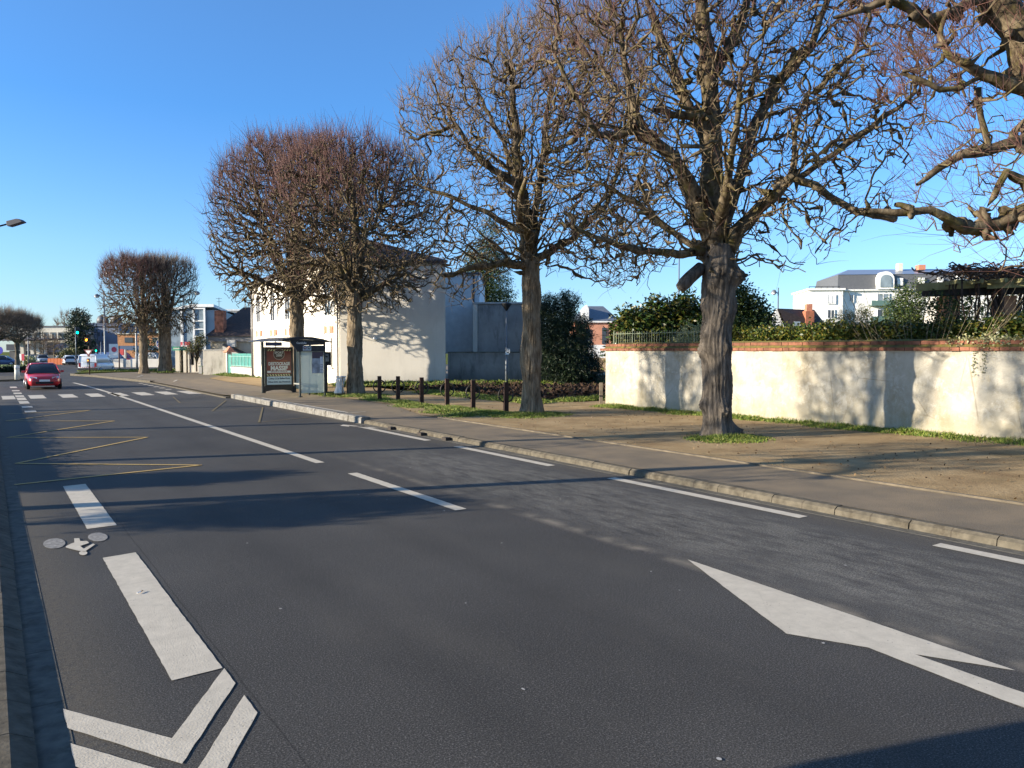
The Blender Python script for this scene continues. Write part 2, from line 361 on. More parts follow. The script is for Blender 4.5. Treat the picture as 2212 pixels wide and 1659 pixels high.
# churned bare soil plot behind the bike stands, uneven
def rough_patch(poly, step, amp, z, name, mat, seed):
    rr = np.random.RandomState(seed); P = np.array(poly); x0, y0 = P.min(0); x1, y1 = P.max(0)
    nx, ny = int((x1-x0)/step)+1, int((y1-y0)/step)+1
    xs = np.linspace(x0, x1, nx); ys = np.linspace(y0, y1, ny); X, Y = np.meshgrid(xs, ys)
    def inside(px, py):
        c = np.zeros(px.shape, bool); j = len(P)-1
        for i in range(len(P)):
            cond = ((P[i, 1] > py) != (P[j, 1] > py)) & (px < (P[j, 0]-P[i, 0])*(py-P[i, 1])/(P[j, 1]-P[i, 1]+1e-9)+P[i, 0]); c ^= cond; j = i
        return c
    Z = np.abs(rr.randn(*X.shape))*amp+amp*np.sin(X*3.1+np.sin(Y*2.3)*2)*.8
    ins = inside(X, Y); Z = np.where(ins, Z, -.05)
    idx = np.arange(nx*ny).reshape(ny, nx); q = np.stack([idx[:-1, :-1], idx[:-1, 1:], idx[1:, 1:], idx[1:, :-1]], -1).reshape(-1, 4)
    k = ins.ravel()[q].any(1); V = np.stack([X.ravel(), Y.ravel(), Z.ravel()], 1)
    o = nmesh(name, V, q[k], mat, smooth=False); o.rotation_euler.z = TH; o.location.z = z; o['kind'] = 'structure'; return o
rough_patch([(18.1, 24.6), (24, 25), (60, 30), (60, 46), (33, 47), (23.5, 38.6), (19.3, 36), (17.6, 34)], .16, .05, .16, 'soil', M_soil, 3)
# far lane behind the wall end (dark grey lot)
lot = MB(); lot.sheet([(24, 44), (80, 44), (80, 75), (30, 75)]); struct('car_park', lot, M_walk, z=.165)

# ---- painted markings
mk_w = MB()
def ragged(pts, seed, amp=.012, step=.07):
    rr = random.Random(seed); out = []
    for i, a in enumerate(pts):
        b = pts[(i+1) % len(pts)]; L = math.hypot(b[0]-a[0], b[1]-a[1]); n = max(1, int(L/step))
        for k in range(n):
            f = k/n; j = amp if k else 0
            out.append((a[0]+(b[0]-a[0])*f+rr.uniform(-j, j), a[1]+(b[1]-a[1])*f+rr.uniform(-j, j)))
    return out
# bike lane blocks along t 1.0-1.3, chevrons, cycle symbol
for i, (s0, s1) in enumerate([(5.45, 9.1), (10.72, 14.3)]): mk_w.sheet(ragged([(.96, s0-.02), (1.29, s0), (1.28, s1+.05), (.955, s1)], i, .0035))
for s0, s1 in [(32.2, 33.1), (34.8, 35.8), (37.6, 39.4), (40.2, 42.4), (43, 44.6), (46, 47.6), (49.2, 50.6), (53.6, 55.6)]: mk_w.sheet([(1.05, s0), (1.4, s0), (1.4, s1), (1.05, s1)])
for d in (0, -.5): mk_w.sheet(ragged([(.33, 5.37+d), (.33, 5.08+d), (.80, 4.29+d), (1.30, 5.15+d), (1.30, 5.44+d), (.81, 4.61+d)], 9, .003))
def tri(mb, pts): mb.sheet(pts)
bk = MB(); bk.disc(.575, 10.10, 0, .108, axis='z', ry=.27); bk.disc(1.02, 10.16, 0, .10, axis='z', ry=.25)
rd = MB()
def ts(x, y): p = gp(x*.3255, 810+.3255*y); return (p[0]*NV[0]+p[1]*NV[1], p[0]*DV[0]+p[1]*DV[1])
rd.sheet([ts(*q_) for q_ in [(438, 1142), (470, 1125), (494, 1117), (492, 1090), (526, 1088), (533, 1107), (578, 1107), (592, 1120), (532, 1140), (556, 1158), (618, 1124), (630, 1131), (562, 1178), (520, 1172), (480, 1162), (436, 1150)]])
hc = ts(552, 1187); rd.disc(hc[0], hc[1], 0, .038, axis='z', ry=.10); struct('cycle_rider', rd, M_white, z=.010)
struct('cycle_symbol', bk, mk('worn_paint', (.13, .125, .115), .8, col2=(.30, .29, .27), vscale=22), z=.006)
# centre line
for s0, s1 in [(9.1, 12.93)]: mk_w.sheet(ragged([(5.26, s0), (5.44, s0), (5.44, s1), (5.26, s1)], 4, .004))
for i in range(16):
    s0 = 14.48+i*2.85; s1 = s0+2.85
    f = lambda s: 5.33-.12*max(0, (s-14)/30)-.35*max(0, (s-42)/18)**2
    mk_w.sheet([(f(s0)-.09, s0), (f(s0)+.09, s0), (f(s1)+.09, s1), (f(s1)-.09, s1)])
# parking line dashes
for s0, s1 in [(-3, .8), (.9, 3.0), (3.6, 4.42)][:0]+[(-2, -.4), (1.2, 4.42), (6.14, 9.93), (11.62, 15.2), (16.6, 20.9)]: mk_w.sheet([(8.74, s0), (8.93, s0), (8.93, s1), (8.74, s1)])
mk_w.sheet([(8.93, 20.3), (9.05, 19.9), (9.05, 20.3), (8.66, 21.6), (8.45, 21.3), (8.55, 20.9), (8.66, 21.1)])
# merge arrow
mk_w.sheet(ragged([(6.03, 5.57), (5.07, 3.66), (5.33, 3.14), (5.22, 2.2), (5.17, .2), (5.41, .2), (5.45, 2.3), (5.49, 2.88), (5.78, 2.34), (5.83, 3.02), (5.88, 3.64)], 5, .003))
# zebra crossing
for i, t in enumerate([.5, 1.58, 2.85, 4.0, 5.03, 6.15, 7.25, 8.35]):
    wd = .62; 
    if i == 0: wd = .5
    mk_w.sheet(ragged([(t, 41.2), (t+wd, 41.2), (t+wd, 44.4), (t, 44.4)], i, .02, .4))
# crossing and triangles far beyond, on the raised apron
for i in range(6): mk_w.sheet([(8.25, 46.5+i*1.9), (8.55, 46.5+i*1.9), (8.55, 47.1+i*1.9), (8.25, 47.1+i*1.9)])
struct('road_markings', mk_w, M_white, z=.0055)
yl = MB()
def strip(mb, a, b, wd, ext=0):
    L = math.hypot(b[0]-a[0], b[1]-a[1]); nx, ny = -(b[1]-a[1])/L*wd/2, (b[0]-a[0])/L*wd/2
    mb.sheet([(a[0]+nx, a[1]+ny), (a[0]-nx, a[1]-ny), (b[0]-nx, b[1]-ny), (b[0]+nx, b[1]+ny)])
zz = [(.31, 14.9), (3.33, 15.45), (.40, 17.7), (3.29, 21.2), (.36, 23.1), (3.21, 26.7), (.42, 28.6), (3.07, 32.0), (.5, 31.7)]
for a, b in zip(zz, zz[1:]): strip(yl, a, b, .085)
yo = struct('bus_stop_zigzag', yl, M_yel, z=.010)
yr = MB(); zr = [(8.7, 24.6), (6.8, 23.7), (8.75, 29.95), (6.65, 29.0), (8.6, 34.9), (6.6, 34.3), (7.2, 39)]
for a, b in zip(zr, zr[1:]): strip(yr, a, b, .06)
struct('bus_bay_zigzag', yr, M_yel2, z=.010)
pk = MB()
for a, b in [((9.9, 24.2), (9.9, 34)), ((9.9, 24.2), (10.5, 24.2))]: strip(pk, a, b, .1)
for a, b in [((8.9, 61), (10.4, 62)), ((9.6, 66), (10.6, 70)), ((11, 58), (10.2, 55))]: strip(pk, a, b, .12)
struct('pavement_markings', pk, M_white, z=.130)
# drain slots under the kerb
dr = MB()
for s in (19.4, 17.6, 16.3): dr.box(9.16, s, .004, 9.295, s+.2, .08)
struct('gutter_drains', dr, mk('drain_iron', (.03, .022, .016), .8))

# pale flecks of chewing gum and grit on the carriageway
fk = MB(); rf_k = random.Random(21)
for i in range(34):
    t_, s_ = rf_k.uniform(1.5, 8.8), 2.5+rf_k.random()**1.4*18; fk.disc(t_, s_, 0, rf_k.uniform(.006, .014), 8, 'z', rf_k.uniform(.008, .02))
fko = struct('road_flecks', fk, mk('gum', (.34, .33, .31), .8, var=.3), z=.006)
# ================================================================ trees
def bark_mat(nm, a, b, moss=.0, stretch=(1, 1, .22), sc=9):
    k = NB(nm); v = k.map(stretch)
    n1 = k.noise(sc, 6, v, rough=.65, dist=.4); col = k.ramp(n1, (.32, tuple(x*.35 for x in a)), (.47, a), (.7, b))
    if moss: col = k.mix(k.math('MULTIPLY', k.ramp(k.noise(2.6, 6, rough=.7), (.52, 0.0), (.6, 1.0)), moss), col, (.12, .105, .02))
    k.bump(n1, .8, .03); return k.done(col, .95, .1)
M_bark = bark_mat('lime_bark', (.16, .125, .085), (.31, .255, .18))
M_barkd = bark_mat('dark_bark', (.10, .085, .07), (.22, .185, .15))
M_limb = bark_mat('limb_bark', (.085, .065, .042), (.225, .18, .12), .4, (1, 1, .6), 7)
M_limb2 = bark_mat('limb_bark_grey', (.085, .066, .044), (.215, .172, .115), .35, (1, 1, .6), 7)
M_twig = mk('young_shoots', (.125, .056, .044), .7, var=.35, vscale=2)
M_twig2 = mk('grey_shoots', (.17, .12, .085), .7, var=.35, vscale=2)

def tubes(nodes_p, parent, rad, nseg=6):
    """one tube through every node to its parent; the thickest child carries its parent's ring on"""
    P = nodes_p; n = len(P); main = -np.ones(n, int)
    order = np.argsort(-rad)
    for i in order:
        p = parent[i]
        if p >= 0 and main[p] < 0: main[p] = i
    D = np.zeros_like(P); ch = np.arange(n)
    for i in range(n):
        a = P[parent[i]] if parent[i] >= 0 and main[parent[i]] == i else (P[parent[i]] if parent[i] >= 0 else P[i])
        b = P[main[i]] if main[i] >= 0 else P[i]
        D[i] = b-a
    D /= (np.linalg.norm(D, axis=1, keepdims=True)+1e-9)
    ref = np.zeros_like(P); 
    for i in range(n):                       # parents come before children
        p = parent[i]; u = ref[p] if p >= 0 else np.array([.8, .6, .02]); d = D[i]
        u = u-d*(u[0]*d[0]+u[1]*d[1]+u[2]*d[2]); L = math.sqrt(u[0]*u[0]+u[1]*u[1]+u[2]*u[2])
        if L < .15: u = np.cross(d, [.31, .52, .79]); L = np.linalg.norm(u)
        ref[i] = u/L
    bi = np.cross(D, ref)
    side = [i for i in range(n) if parent[i] >= 0 and main[parent[i]] != i]
    side = np.array(side, int) if side else np.zeros(0, int)
    an = np.arange(nseg)*2*math.pi/nseg; ca, sa = np.cos(an), np.sin(an)
    V1 = P[:, None]+(ref[:, None]*ca[None, :, None]+bi[:, None]*sa[None, :, None])*rad[:, None, None]
    V2 = P[parent[side]][:, None]+(ref[side][:, None]*ca[None, :, None]+bi[side][:, None]*sa[None, :, None])*(rad[side]*1.15)[:, None, None]
    V = np.concatenate([V1.reshape(-1, 3), V2.reshape(-1, 3)])
    a = parent.copy(); st = a*nseg; st[side] = n*nseg+np.arange(len(side))*nseg
    ii = np.nonzero(parent >= 0)[0]; k = np.arange(nseg); k2 = (k+1) % nseg
    A = st[ii][:, None]; B = (ii*nseg)[:, None]
    F = np.stack([A+k, A+k2, B+k2, B+k], -1).reshape(-1, 4)
    return V, F

def colonize(seed, P0, par0, attr, step=.25, dk=.42, di=3.0, iters=90, wig=.25, up=0.05, maxn=40000):
    """branches grow from the seeded limbs towards the points of the crown"""
    rr = np.random.RandomState(seed)
    P = [np.array(P0, float)]; par = list(par0); cnt = len(par)
    A = attr.copy(); best = np.full(len(A), 1e9); bi = np.zeros(len(A), int)
    new = P[0]; base = 0; allP = P[0]
    for it in range(iters):
        for c0 in range(0, len(new), 400):
            B_ = new[c0:c0+400].astype(np.float32); A_ = A.astype(np.float32)
            d = (A_*A_).sum(1)[:, None]+(B_*B_).sum(1)[None]-2*(A_ @ B_.T); j = d.argmin(1); m = np.sqrt(np.maximum(d[np.arange(len(A)), j], 0))
            k = m < best; best[k] = m[k]; bi[k] = base+c0+j[k]
        keep = best > dk; A, best, bi = A[keep], best[keep], bi[keep]
        if not len(A): break
        act = best < di
        if not act.any(): act = best < best.min()*1.2
        dirs = np.zeros((cnt, 3)); v = A[act]-allP[bi[act]]; v /= np.linalg.norm(v, axis=1, keepdims=True)
        np.add.at(dirs, bi[act], v); src = np.unique(bi[act]); d = dirs[src]
        d /= (np.linalg.norm(d, axis=1, keepdims=True)+1e-6); d += rr.randn(*d.shape)*wig; d[:, 2] += up
        d /= (np.linalg.norm(d, axis=1, keepdims=True)+1e-6)
        new = allP[src]+d*step; base = cnt
        allP = np.concatenate([allP, new]); par += list(src); cnt += len(new)
        if cnt > maxn: break
    return allP, np.array(par)

def noise_disp(P, seed, amp, sc):
    rr = np.random.RandomState(seed); out = np.zeros_like(P)
    for k in range(4):
        w_ = rr.randn(3, 3)*sc*(1+k*.6); ph = rr.rand(3)*6
        out += np.sin(P @ w_+ph)*amp/(1+k*.5)
    return out

def make_crown(seed, seeds, attr, r_tip, r_exp, step, dk, wig, up, shoots, parent, matL, matT, knob=.35, maxn=45000, di=3.0, shoot_len=(.35, .75), shoot_r=.006, outb=.5, upb=.8, nseg=5, center=None, maxr=.2, topw=.6, rods=0, nest=0, stubs=0):
    """seeds: list of polylines [(point, radius)...]; the first starts at the trunk top"""
    P0, par0, rmin = [], [], []
    def nearest(p):
        if not P0: return -1
        d = [sum((a-b)**2 for a, b in zip(p, q)) for q in P0]; return int(np.argmin(d))
    for pl in seeds:
        prev = None
        for i in range(len(pl)-1):
            (a, ra), (b, rb) = pl[i], pl[i+1]; L = math.dist(a, b); m = max(1, int(round(L/step)))
            for k in range(m+(i == len(pl)-2)):
                f = k/m; p = [a[j]+(b[j]-a[j])*f for j in range(3)]
                if prev is None:
                    pr = nearest(p)
                else: pr = prev
                P0.append(p); par0.append(pr); rmin.append(ra+(rb-ra)*f); prev = len(P0)-1
    rq = np.random.RandomState(seed+77); thick = [i for i, r_ in enumerate(rmin) if r_ > .085]
    for k in range(rods+nest):               # long straightish water shoots off the thick limbs, and a nest of stubs on the head
        ne = k >= rods; i0 = thick[rq.randint(len(thick))] if not ne else rq.randint(0, 4); a = P0[i0]; th_ = rq.uniform(0, 6.283); dz = rq.uniform(.35, 1.5) if not ne else rq.uniform(-.3, .7)
        d = np.array([math.cos(th_), math.sin(th_), dz]); c_ = np.array([a[0], a[1], 0]); n_ = np.linalg.norm(c_)
        if n_ > .5 and not ne: d = d*.8+c_/n_*.7
        d /= np.linalg.norm(d); L = rq.uniform(1.0, 2.4) if not ne else rq.uniform(.3, .8); m = max(2, int(L/step)); r0 = rq.uniform(.02, .034) if not ne else rq.uniform(.02, .05); p = np.array(a, float); pr = i0
        for j in range(m):
            d = d+rq.randn(3)*.13+np.array([0, 0, .035]); d /= np.linalg.norm(d); p = p+d*L/m; P0.append(list(p)); par0.append(pr); rmin.append(r0*(1-.62*j/m)); pr = len(P0)-1
    for k in range(stubs):                    # knuckles: short blunt stubs left by years of cutting
        i0 = thick[rq.randint(len(thick))] if k % 2 else int(rq.randint(len(P0))); a = np.array(P0[i0]); d = rq.randn(3); d[2] += .3; d /= np.linalg.norm(d); L = rmin[i0]+rq.uniform(.05, .18); r0 = min(rmin[i0]*.55, .055)+.008; pr = i0
        for j in (.55, .85, 1.0): P0.append(list(a+d*L*j+rq.randn(3)*.012)); par0.append(pr); rmin.append(r0*(1.15 if j < 1 else .55)); pr = len(P0)-1
    ns = len(P0)
    P, par = colonize(seed, P0, par0, attr, step, dk, di, 120, wig, up, maxn)
    n = len(P); rad = np.zeros(n); acc = np.zeros(n); rr = np.random.RandomState(seed+1)
    for i in range(n-1, -1, -1):
        r = (acc[i]) ** (1/r_exp) if acc[i] > 0 else r_tip*rr.uniform(.8, 1.3)
        if i >= ns: r = min(r, maxr)
        if i < ns: r = max(min(r*.6, rmin[i]*1.25), rmin[i])
        rad[i] = r
        if par[i] >= 0: acc[par[i]] += r ** r_exp
    # knobbly, twisting wood
    amp = np.clip(.9-rad*4, .15, 1)[:, None]
    Q = P.copy(); Q[ns:] += noise_disp(P[ns:], seed+2, .055, 3.2)*amp[ns:]+rr.randn(n-ns, 3)*.02
    Q[:ns] += noise_disp(P[:ns], seed+5, .035, 2.0)
    nch = np.bincount(par[par >= 0], minlength=n)
    kn = (nch >= 2) & (rad < .07) & (rr.rand(n) < .6)
    rad2 = rad*np.where(kn, 1+knob*rr.rand(n)*np.where(np.arange(n) < ns, .5, 2), 1)*rr.uniform(.9, 1.12, n)
    lump = 1+.22*np.clip(np.sin(P[:ns] @ np.array([4.1, 3.3, 5.2])+seed), 0, 1)**3; rad2[:ns] *= lump
    for i in range(1, ns):
        if par[i] >= 0 and par[i] == i-1 and abs(rmin[i]-rmin[i-1]) < .05: rad2[i] = .5*rad2[i]+.5*rad2[par[i]]
    V, F = tubes(Q, par, rad2, nseg)
    co = nmesh('branches', V, F, matL, parent)
    # young shoots from every thin node
    thin = np.nonzero((np.arange(n) >= ns) & (rad < .035))[0]; tips = np.nonzero((nch == 0) & (np.arange(n) >= ns))[0]
    cen = np.array(center) if center is not None else Q[ns:].mean(0)
    pool = np.concatenate([np.repeat(tips, 3), thin]); zz = Q[pool, 2]; zn = (zz-zz.min())/(zz.max()-zz.min()+1e-6); dc = np.linalg.norm(Q[pool]-cen, axis=1); dc /= dc.max()
    pw = (.12+zn**2*topw)*(.1+dc**3); pick = rr.choice(pool, shoots, p=pw/pw.sum())
    p = Q[pick]; out = p-cen; out /= np.linalg.norm(out, axis=1, keepdims=True)+1e-6
    d = out*outb+np.array([0, 0, upb])+rr.randn(shoots, 3)*.42; d /= np.linalg.norm(d, axis=1, keepdims=True)
    L = rr.uniform(*shoot_len, shoots)*(.6+.8*rr.rand(shoots))
    K = 4; bend = rr.randn(shoots, 3)*.22; bend[:, 2] += .12
    pts = [p]
    for k in range(1, K):
        dd = d+bend*(k/K)*1.2+rr.randn(shoots, 3)*.09; dd /= np.linalg.norm(dd, axis=1, keepdims=True); pts.append(pts[-1]+dd*(L/(K-1))[:, None])
    pts = np.stack(pts, 1)                   # (N,K,3)
    u = np.cross(d, rr.randn(shoots, 3)); u /= np.linalg.norm(u, axis=1, keepdims=True); b = np.cross(d, u)
    an = np.arange(3)*2*math.pi/3; rk = shoot_r*np.array([1.15, .9, .65, .25])*1.0
    ring = u[:, None, None]*np.cos(an)[None, None, :, None]+b[:, None, None]*np.sin(an)[None, None, :, None]
    rs = rr.uniform(.7, 1.3, shoots)
    VV = pts[:, :, None]+ring*rk[None, :, None, None]*rs[:, None, None, None]
    idx = np.arange(shoots*K*3).reshape(shoots, K, 3)
    k = np.arange(3); k2 = (k+1) % 3
    FF = np.stack([idx[:, :-1][:, :, k], idx[:, :-1][:, :, k2], idx[:, 1:][:, :, k2], idx[:, 1:][:, :, k]], -1).reshape(-1, 4)
    tw = nmesh('shoots', VV.reshape(-1, 3), FF, matT, co)
    return co, Q, rad, par

def make_trunk(seed, path, parent, mat, burls=(), ridge=.035, nridge=26, res=.05, nth=72, flare=.2, lean_amp=.03):
    """path: [(x,y,z,r)...] relative to the base; ridged bark, burls [(angle, z, size, out)]"""
    rr = np.random.RandomState(seed); path = np.array(path, float); z = np.arange(-.12, path[-1, 2]+1e-6, res)
    px = np.interp(z, path[:, 2], path[:, 0]); py = np.interp(z, path[:, 2], path[:, 1]); pr = np.interp(z, path[:, 2], path[:, 3])
    th = np.arange(nth)*2*math.pi/nth; Z, T = np.meshgrid(z, th, indexing='ij')
    fl = np.exp(-np.clip(Z, 0, None)/.28)*flare
    lob = 1+.5*np.sin(T*3+seed)+.35*np.sin(T*5+seed*2)
    Rr = pr[:, None]*(1+fl*lob*.8)
    ph = np.sin(Z*1.7+seed)*1.2+np.sin(Z*4.1+T)*.5
    saw = np.abs(((T*nridge/(2*math.pi)+ph*.35+np.sin(Z*6+T*7)*.18) % 1)-.5)*2
    saw2 = np.abs(((T*nridge*1.7/(2*math.pi)-ph*.3+.4*np.sin(Z*9)) % 1)-.5)*2
    bumpy = np.sin(Z*3+T*2+seed)*.02+np.sin(Z*7+T*3)*.012
    Rr = Rr+(saw-.6)*ridge*.6+(saw2-.5)*ridge*.35+rr.randn(*Rr.shape)*ridge*.12+bumpy
    for (ang, bz, sz, out) in burls:
        da = (T-ang+math.pi) % (2*math.pi)-math.pi
        d2 = (da*pr[:, None])**2+(Z-bz)**2; gq = np.exp(-d2/(sz*sz))
        Rr += gq*out*(1+.35*np.sin(T*17+Z*23)*np.sin(Z*31))
    X = px[:, None]+Rr*np.cos(T); Y = py[:, None]+Rr*np.sin(T)
    V = np.stack([X, Y, Z], -1).reshape(-1, 3); m, nn = Z.shape; idx = np.arange(m*nn).reshape(m, nn); nx = np.roll(idx, -1, 1)
    F = np.stack([idx[:-1], nx[:-1], nx[1:], idx[1:]], -1).reshape(-1, 4)
    # closed, rounded top
    top = V[-nn:].mean(0); V = np.concatenate([V, [top+[0, 0, .08]]])
    o = nmesh('trunk', V, F, mat, parent)
    mb = MB(); mb.add([tuple(V[m*nn-nn+i]) for i in range(nn)]+[tuple(V[-1])], [(i, (i+1) % nn, nn) for i in range(nn)])
    me2 = mb
    bm = bmesh.new(); bm.from_mesh(o.data); bm.verts.ensure_lookup_table()
    base = m*nn-nn
    for i in range(nn): bm.faces.new((bm.verts[base+i], bm.verts[base+(i+1) % nn], bm.verts[-1]))
    bm.to_mesh(o.data); bm.free(); return o

def blob_attr(rr, n, fn, box):
    out = []; k = 0
    lo, hi = np.array(box[0]), np.array(box[1])
    while k < n:
        q = lo+(hi-lo)*rr.rand(4000, 3); q = q[fn(q)]; out.append(q); k += len(q)
        if len(q) == 0: break
    return np.concatenate(out)[:n]
def rel(base, u, v, dy=0.0):                 # position relative to a tree base, read at that tree's depth
    p = at(u, v, base[1]+dy); return (p[0]-base[0], p[1]-base[1], p[2]-base[2])

# ---- the two dense pollards behind the bus shelter
def dense_tree(seed, base, label, r, rx, ry, ztop, zbot, zf, natt, shoots, matT, matL=M_limb2, skew=0, step=.24, dk=.36, burls=(), bark=M_bark, group='pollarded limes along the pavement', trunk_r=.40, spread=1.0, hp=2.4, tipr=.0155):
    t = thing('pollarded_tree', label, 'tree', base, 0, group)
    make_trunk(seed, [(0, 0, 0, trunk_r), (0, 0, 1, trunk_r*.86), (0, 0, zf-.5, trunk_r*.84), (0, 0, zf, trunk_r*.95), (0, 0, zf+.5, trunk_r*.7)], t, bark, burls)
    rr = np.random.RandomState(seed); zc = zbot+(ztop-zbot)*.46
    def fn(q):
        dz = np.where(q[:, 2] > zc, (q[:, 2]-zc)/(ztop-zc), (zc-q[:, 2])/(zc-zbot))
        x = (q[:, 0]-skew)/rx; y = q[:, 1]/ry; h = np.sqrt(x*x+y*y)
        a = (h**hp+dz**(hp+.2)) < 1
        hole = (h < .30) & (q[:, 2] < zf+.6)
        return a & ~hole
    A = blob_attr(rr, natt, fn, ((-rx+skew, -ry, zbot), (rx+skew, ry, ztop)))
    seeds = [[((0, 0, zf-.1), trunk_r*.8), ((.1, 0, zf+(ztop-zf)*.35), trunk_r*.5), ((-.1, .1, zf+(ztop-zf)*.72), .10)]]
    for k in range(9):
        a = k*2*math.pi/9+rr.uniform(-.3, .3); el = rr.uniform(.15, 1.15); L = rr.uniform(.45, .62)
        hx = math.cos(a)*math.cos(el)*rx*L*spread; hy = math.sin(a)*math.cos(el)*ry*L*spread; hz = math.sin(el)*(ztop-zf)*.55
        z0 = zf+rr.uniform(-.1, .5)
        seeds.append([((0, 0, z0), trunk_r*.42), ((hx*.45, hy*.45, z0+hz*.35+.1), trunk_r*.33), ((hx, hy, z0+hz), .06)])
    make_crown(seed+10, seeds, A, tipr, 2.3, step, dk, .38, .06, shoots, t, matL, matT, center=(skew, 0, zc-1.0), shoot_len=(.45, 1.15), shoot_r=.0085, topw=3.0, knob=.45, outb=.35, upb=1.0, rods=60)
    return t
B3 = W(14.0, 33.4, .15); B4 = W(14.2, 42.0, .15); B2 = W(14.6, 20.3, .15); B1 = W(14.4, 12.4, .15)
t4 = dense_tree(41, B4, 'dense rounded pollarded tree rising directly behind the bus shelter', .4, 4.75, 4.3, 13.5, 3.7, 4.6, 12000, 8500, M_twig, trunk_r=.44, dk=.22, step=.2)
t3 = dense_tree(31, B3, 'dense pollarded tree with a straight dark trunk right of the shelter and litter bin', .4, 4.05, 3.9, 11.6, 3.5, 4.3, 7600, 4300, M_twig, trunk_r=.40, dk=.23, step=.2)
# ---- the pair at the far junction
B5 = W(11.7, 76.5, .15); B6 = W(13.5, 76.5, .15)
dense_tree(51, B5, 'left of the two far clipped pollards beyond the crossing', .4, 3.1, 3.0, 10.2, 3.2, 4.4, 6500, 6000, M_twig, trunk_r=.40, skew=-.5, dk=.26, hp=4)
dense_tree(61, B6, 'far clipped pollard standing behind the round blue cycle sign', .4, 2.7, 3.0, 10.3, 3.2, 4.2, 6000, 4000, M_twig2, trunk_r=.62, skew=.25, dk=.26, hp=4)

# ---- second street tree, open crown
def open_tree(seed, base, label, trunk, burls, limbs, fn, box, natt, shoots, zc, bark, matL, matT, **kw):
    t = thing('pollarded_tree', label, 'tree', base, 0, 'pollarded limes along the pavement')
    make_trunk(seed, trunk, t, bark, burls, nth=110, res=.035)
    rr = np.random.RandomState(seed); A = blob_attr(rr, natt, fn, box)
    make_crown(seed+10, limbs, A, kw.pop('tip', .0085), kw.pop('rexp', 2.3), kw.pop('step', .2), kw.pop('dk', .33), kw.pop('wig', .33), kw.pop('up', .08), shoots, t, matL, matT, center=(0, 0, zc), nseg=6, maxn=45000, **kw)
    return t
def limb(base, pts):                         # [(u, v, dy, r)...]
    return [(rel(base, u, v, dy), r) for u, v, dy, r in pts]
def crown_fn(base, poly, ymid, ydep, extra=None):
    """a crown whose outline is the photographed silhouette at the tree's depth, rounded in depth"""
    pp = np.array([rel(base, u, v)[::2] for u, v in poly]); c = pp.mean(0)
    def fn(q):
        x, z = q[:, 0], q[:, 2]; ins = np.zeros(len(q), bool); j = len(pp)-1; dmin = np.full(len(q), 1e9)
        for i in range(len(pp)):
            a, b = pp[i], pp[j]
            cond = ((a[1] > z) != (b[1] > z)) & (x < (b[0]-a[0])*(z-a[1])/(b[1]-a[1]+1e-9)+a[0]); ins ^= cond
            ab = b-a; tt = np.clip(((x-a[0])*ab[0]+(z-a[1])*ab[1])/(ab@ab+1e-9), 0, 1)
            dmin = np.minimum(dmin, np.hypot(x-a[0]-ab[0]*tt, z-a[1]-ab[1]*tt)); j = i
        dep = ydep*np.sqrt(np.clip(dmin/1.9, .06, 1))
        return ins & (np.abs(q[:, 1]-ymid) < dep)
    lo = pp.min(0); hi = pp.max(0)
    return fn, ((lo[0], ymid-ydep, lo[1]), (hi[0], ymid+ydep, hi[1]))
f2, b2 = crown_fn(B2, [(1120, 40), (960, 130), (860, 215), (850, 300), (900, 420), (880, 560), (900, 640), (1010, 680), (1100, 600), (1200, 600), (1330, 640), (1440, 560), (1470, 420), (1440, 200), (1330, 40)], 0, 3.4)
L2 = [limb(B2, [(1147, 590, 0, .26), (1133, 480, 0, .21), (1118, 380, .1, .17), (1110, 250, 0, .11), (1105, 130, 0, .05)]),
      limb(B2, [(1140, 470, 0, .15), (1110, 400, -.5, .12), (1040, 350, -.9, .09), (980, 270, -1.2, .06), (900, 300, -1.4, .03)]),
      limb(B2, [(1148, 575, 0, .15), (1080, 572, -.6, .10), (1020, 575, -1.1, .08), (960, 600, -1.6, .05)]),
      limb(B2, [(1150, 560, 0, .15), (1160, 450, .6, .11), (1180, 300, 1.2, .08), (1190, 180, 1.3, .04)]),
      limb(B2, [(1155, 560, 0, .14), (1230, 520, .4, .11), (1310, 440, .6, .08), (1350, 300, .7, .05)]),
      limb(B2, [(1130, 420, 0, .10), (1080, 300, .9, .07), (1020, 180, 1.2, .04)]),
      limb(B2, [(1150, 580, 0, .12), (1150, 590, 1.3, .08), (1120, 540, 2.4, .05)]),
      limb(B2, [(1150, 540, 0, .12), (1120, 470, -1.3, .08), (1140, 380, -2.2, .05)]),
      limb(B2, [(1130, 500, 0, .10), (1050, 460, .3, .08), (980, 430, .5, .05), (900, 400, .6, .03)])]
t2 = open_tree(21, B2, 'tall open pollarded tree beside the last bike stand with a mottled grey trunk',
          [(0, 0, 0, .36), (0, 0, .6, .31), (0, 0, 2.2, .30), (.0, 0, 3.8, .29), (-.03, 0, 5.0, .26)],
          [(math.pi*1.15, 1.75, .25, .06), (math.pi*1.6, 1.5, .2, .05), (math.pi*1.1, 2.1, .2, .05), (math.pi*1.5, 3.0, .15, .04)],
          L2, f2, b2, 8500, 9500, 7.0, M_bark, M_limb, M_twig2, step=.17, dk=.22, shoot_r=.006, shoot_len=(.3, .7), tip=.0095, rexp=2.2, knob=.6, rods=90, nest=14, up=.14, wig=.32, stubs=160)

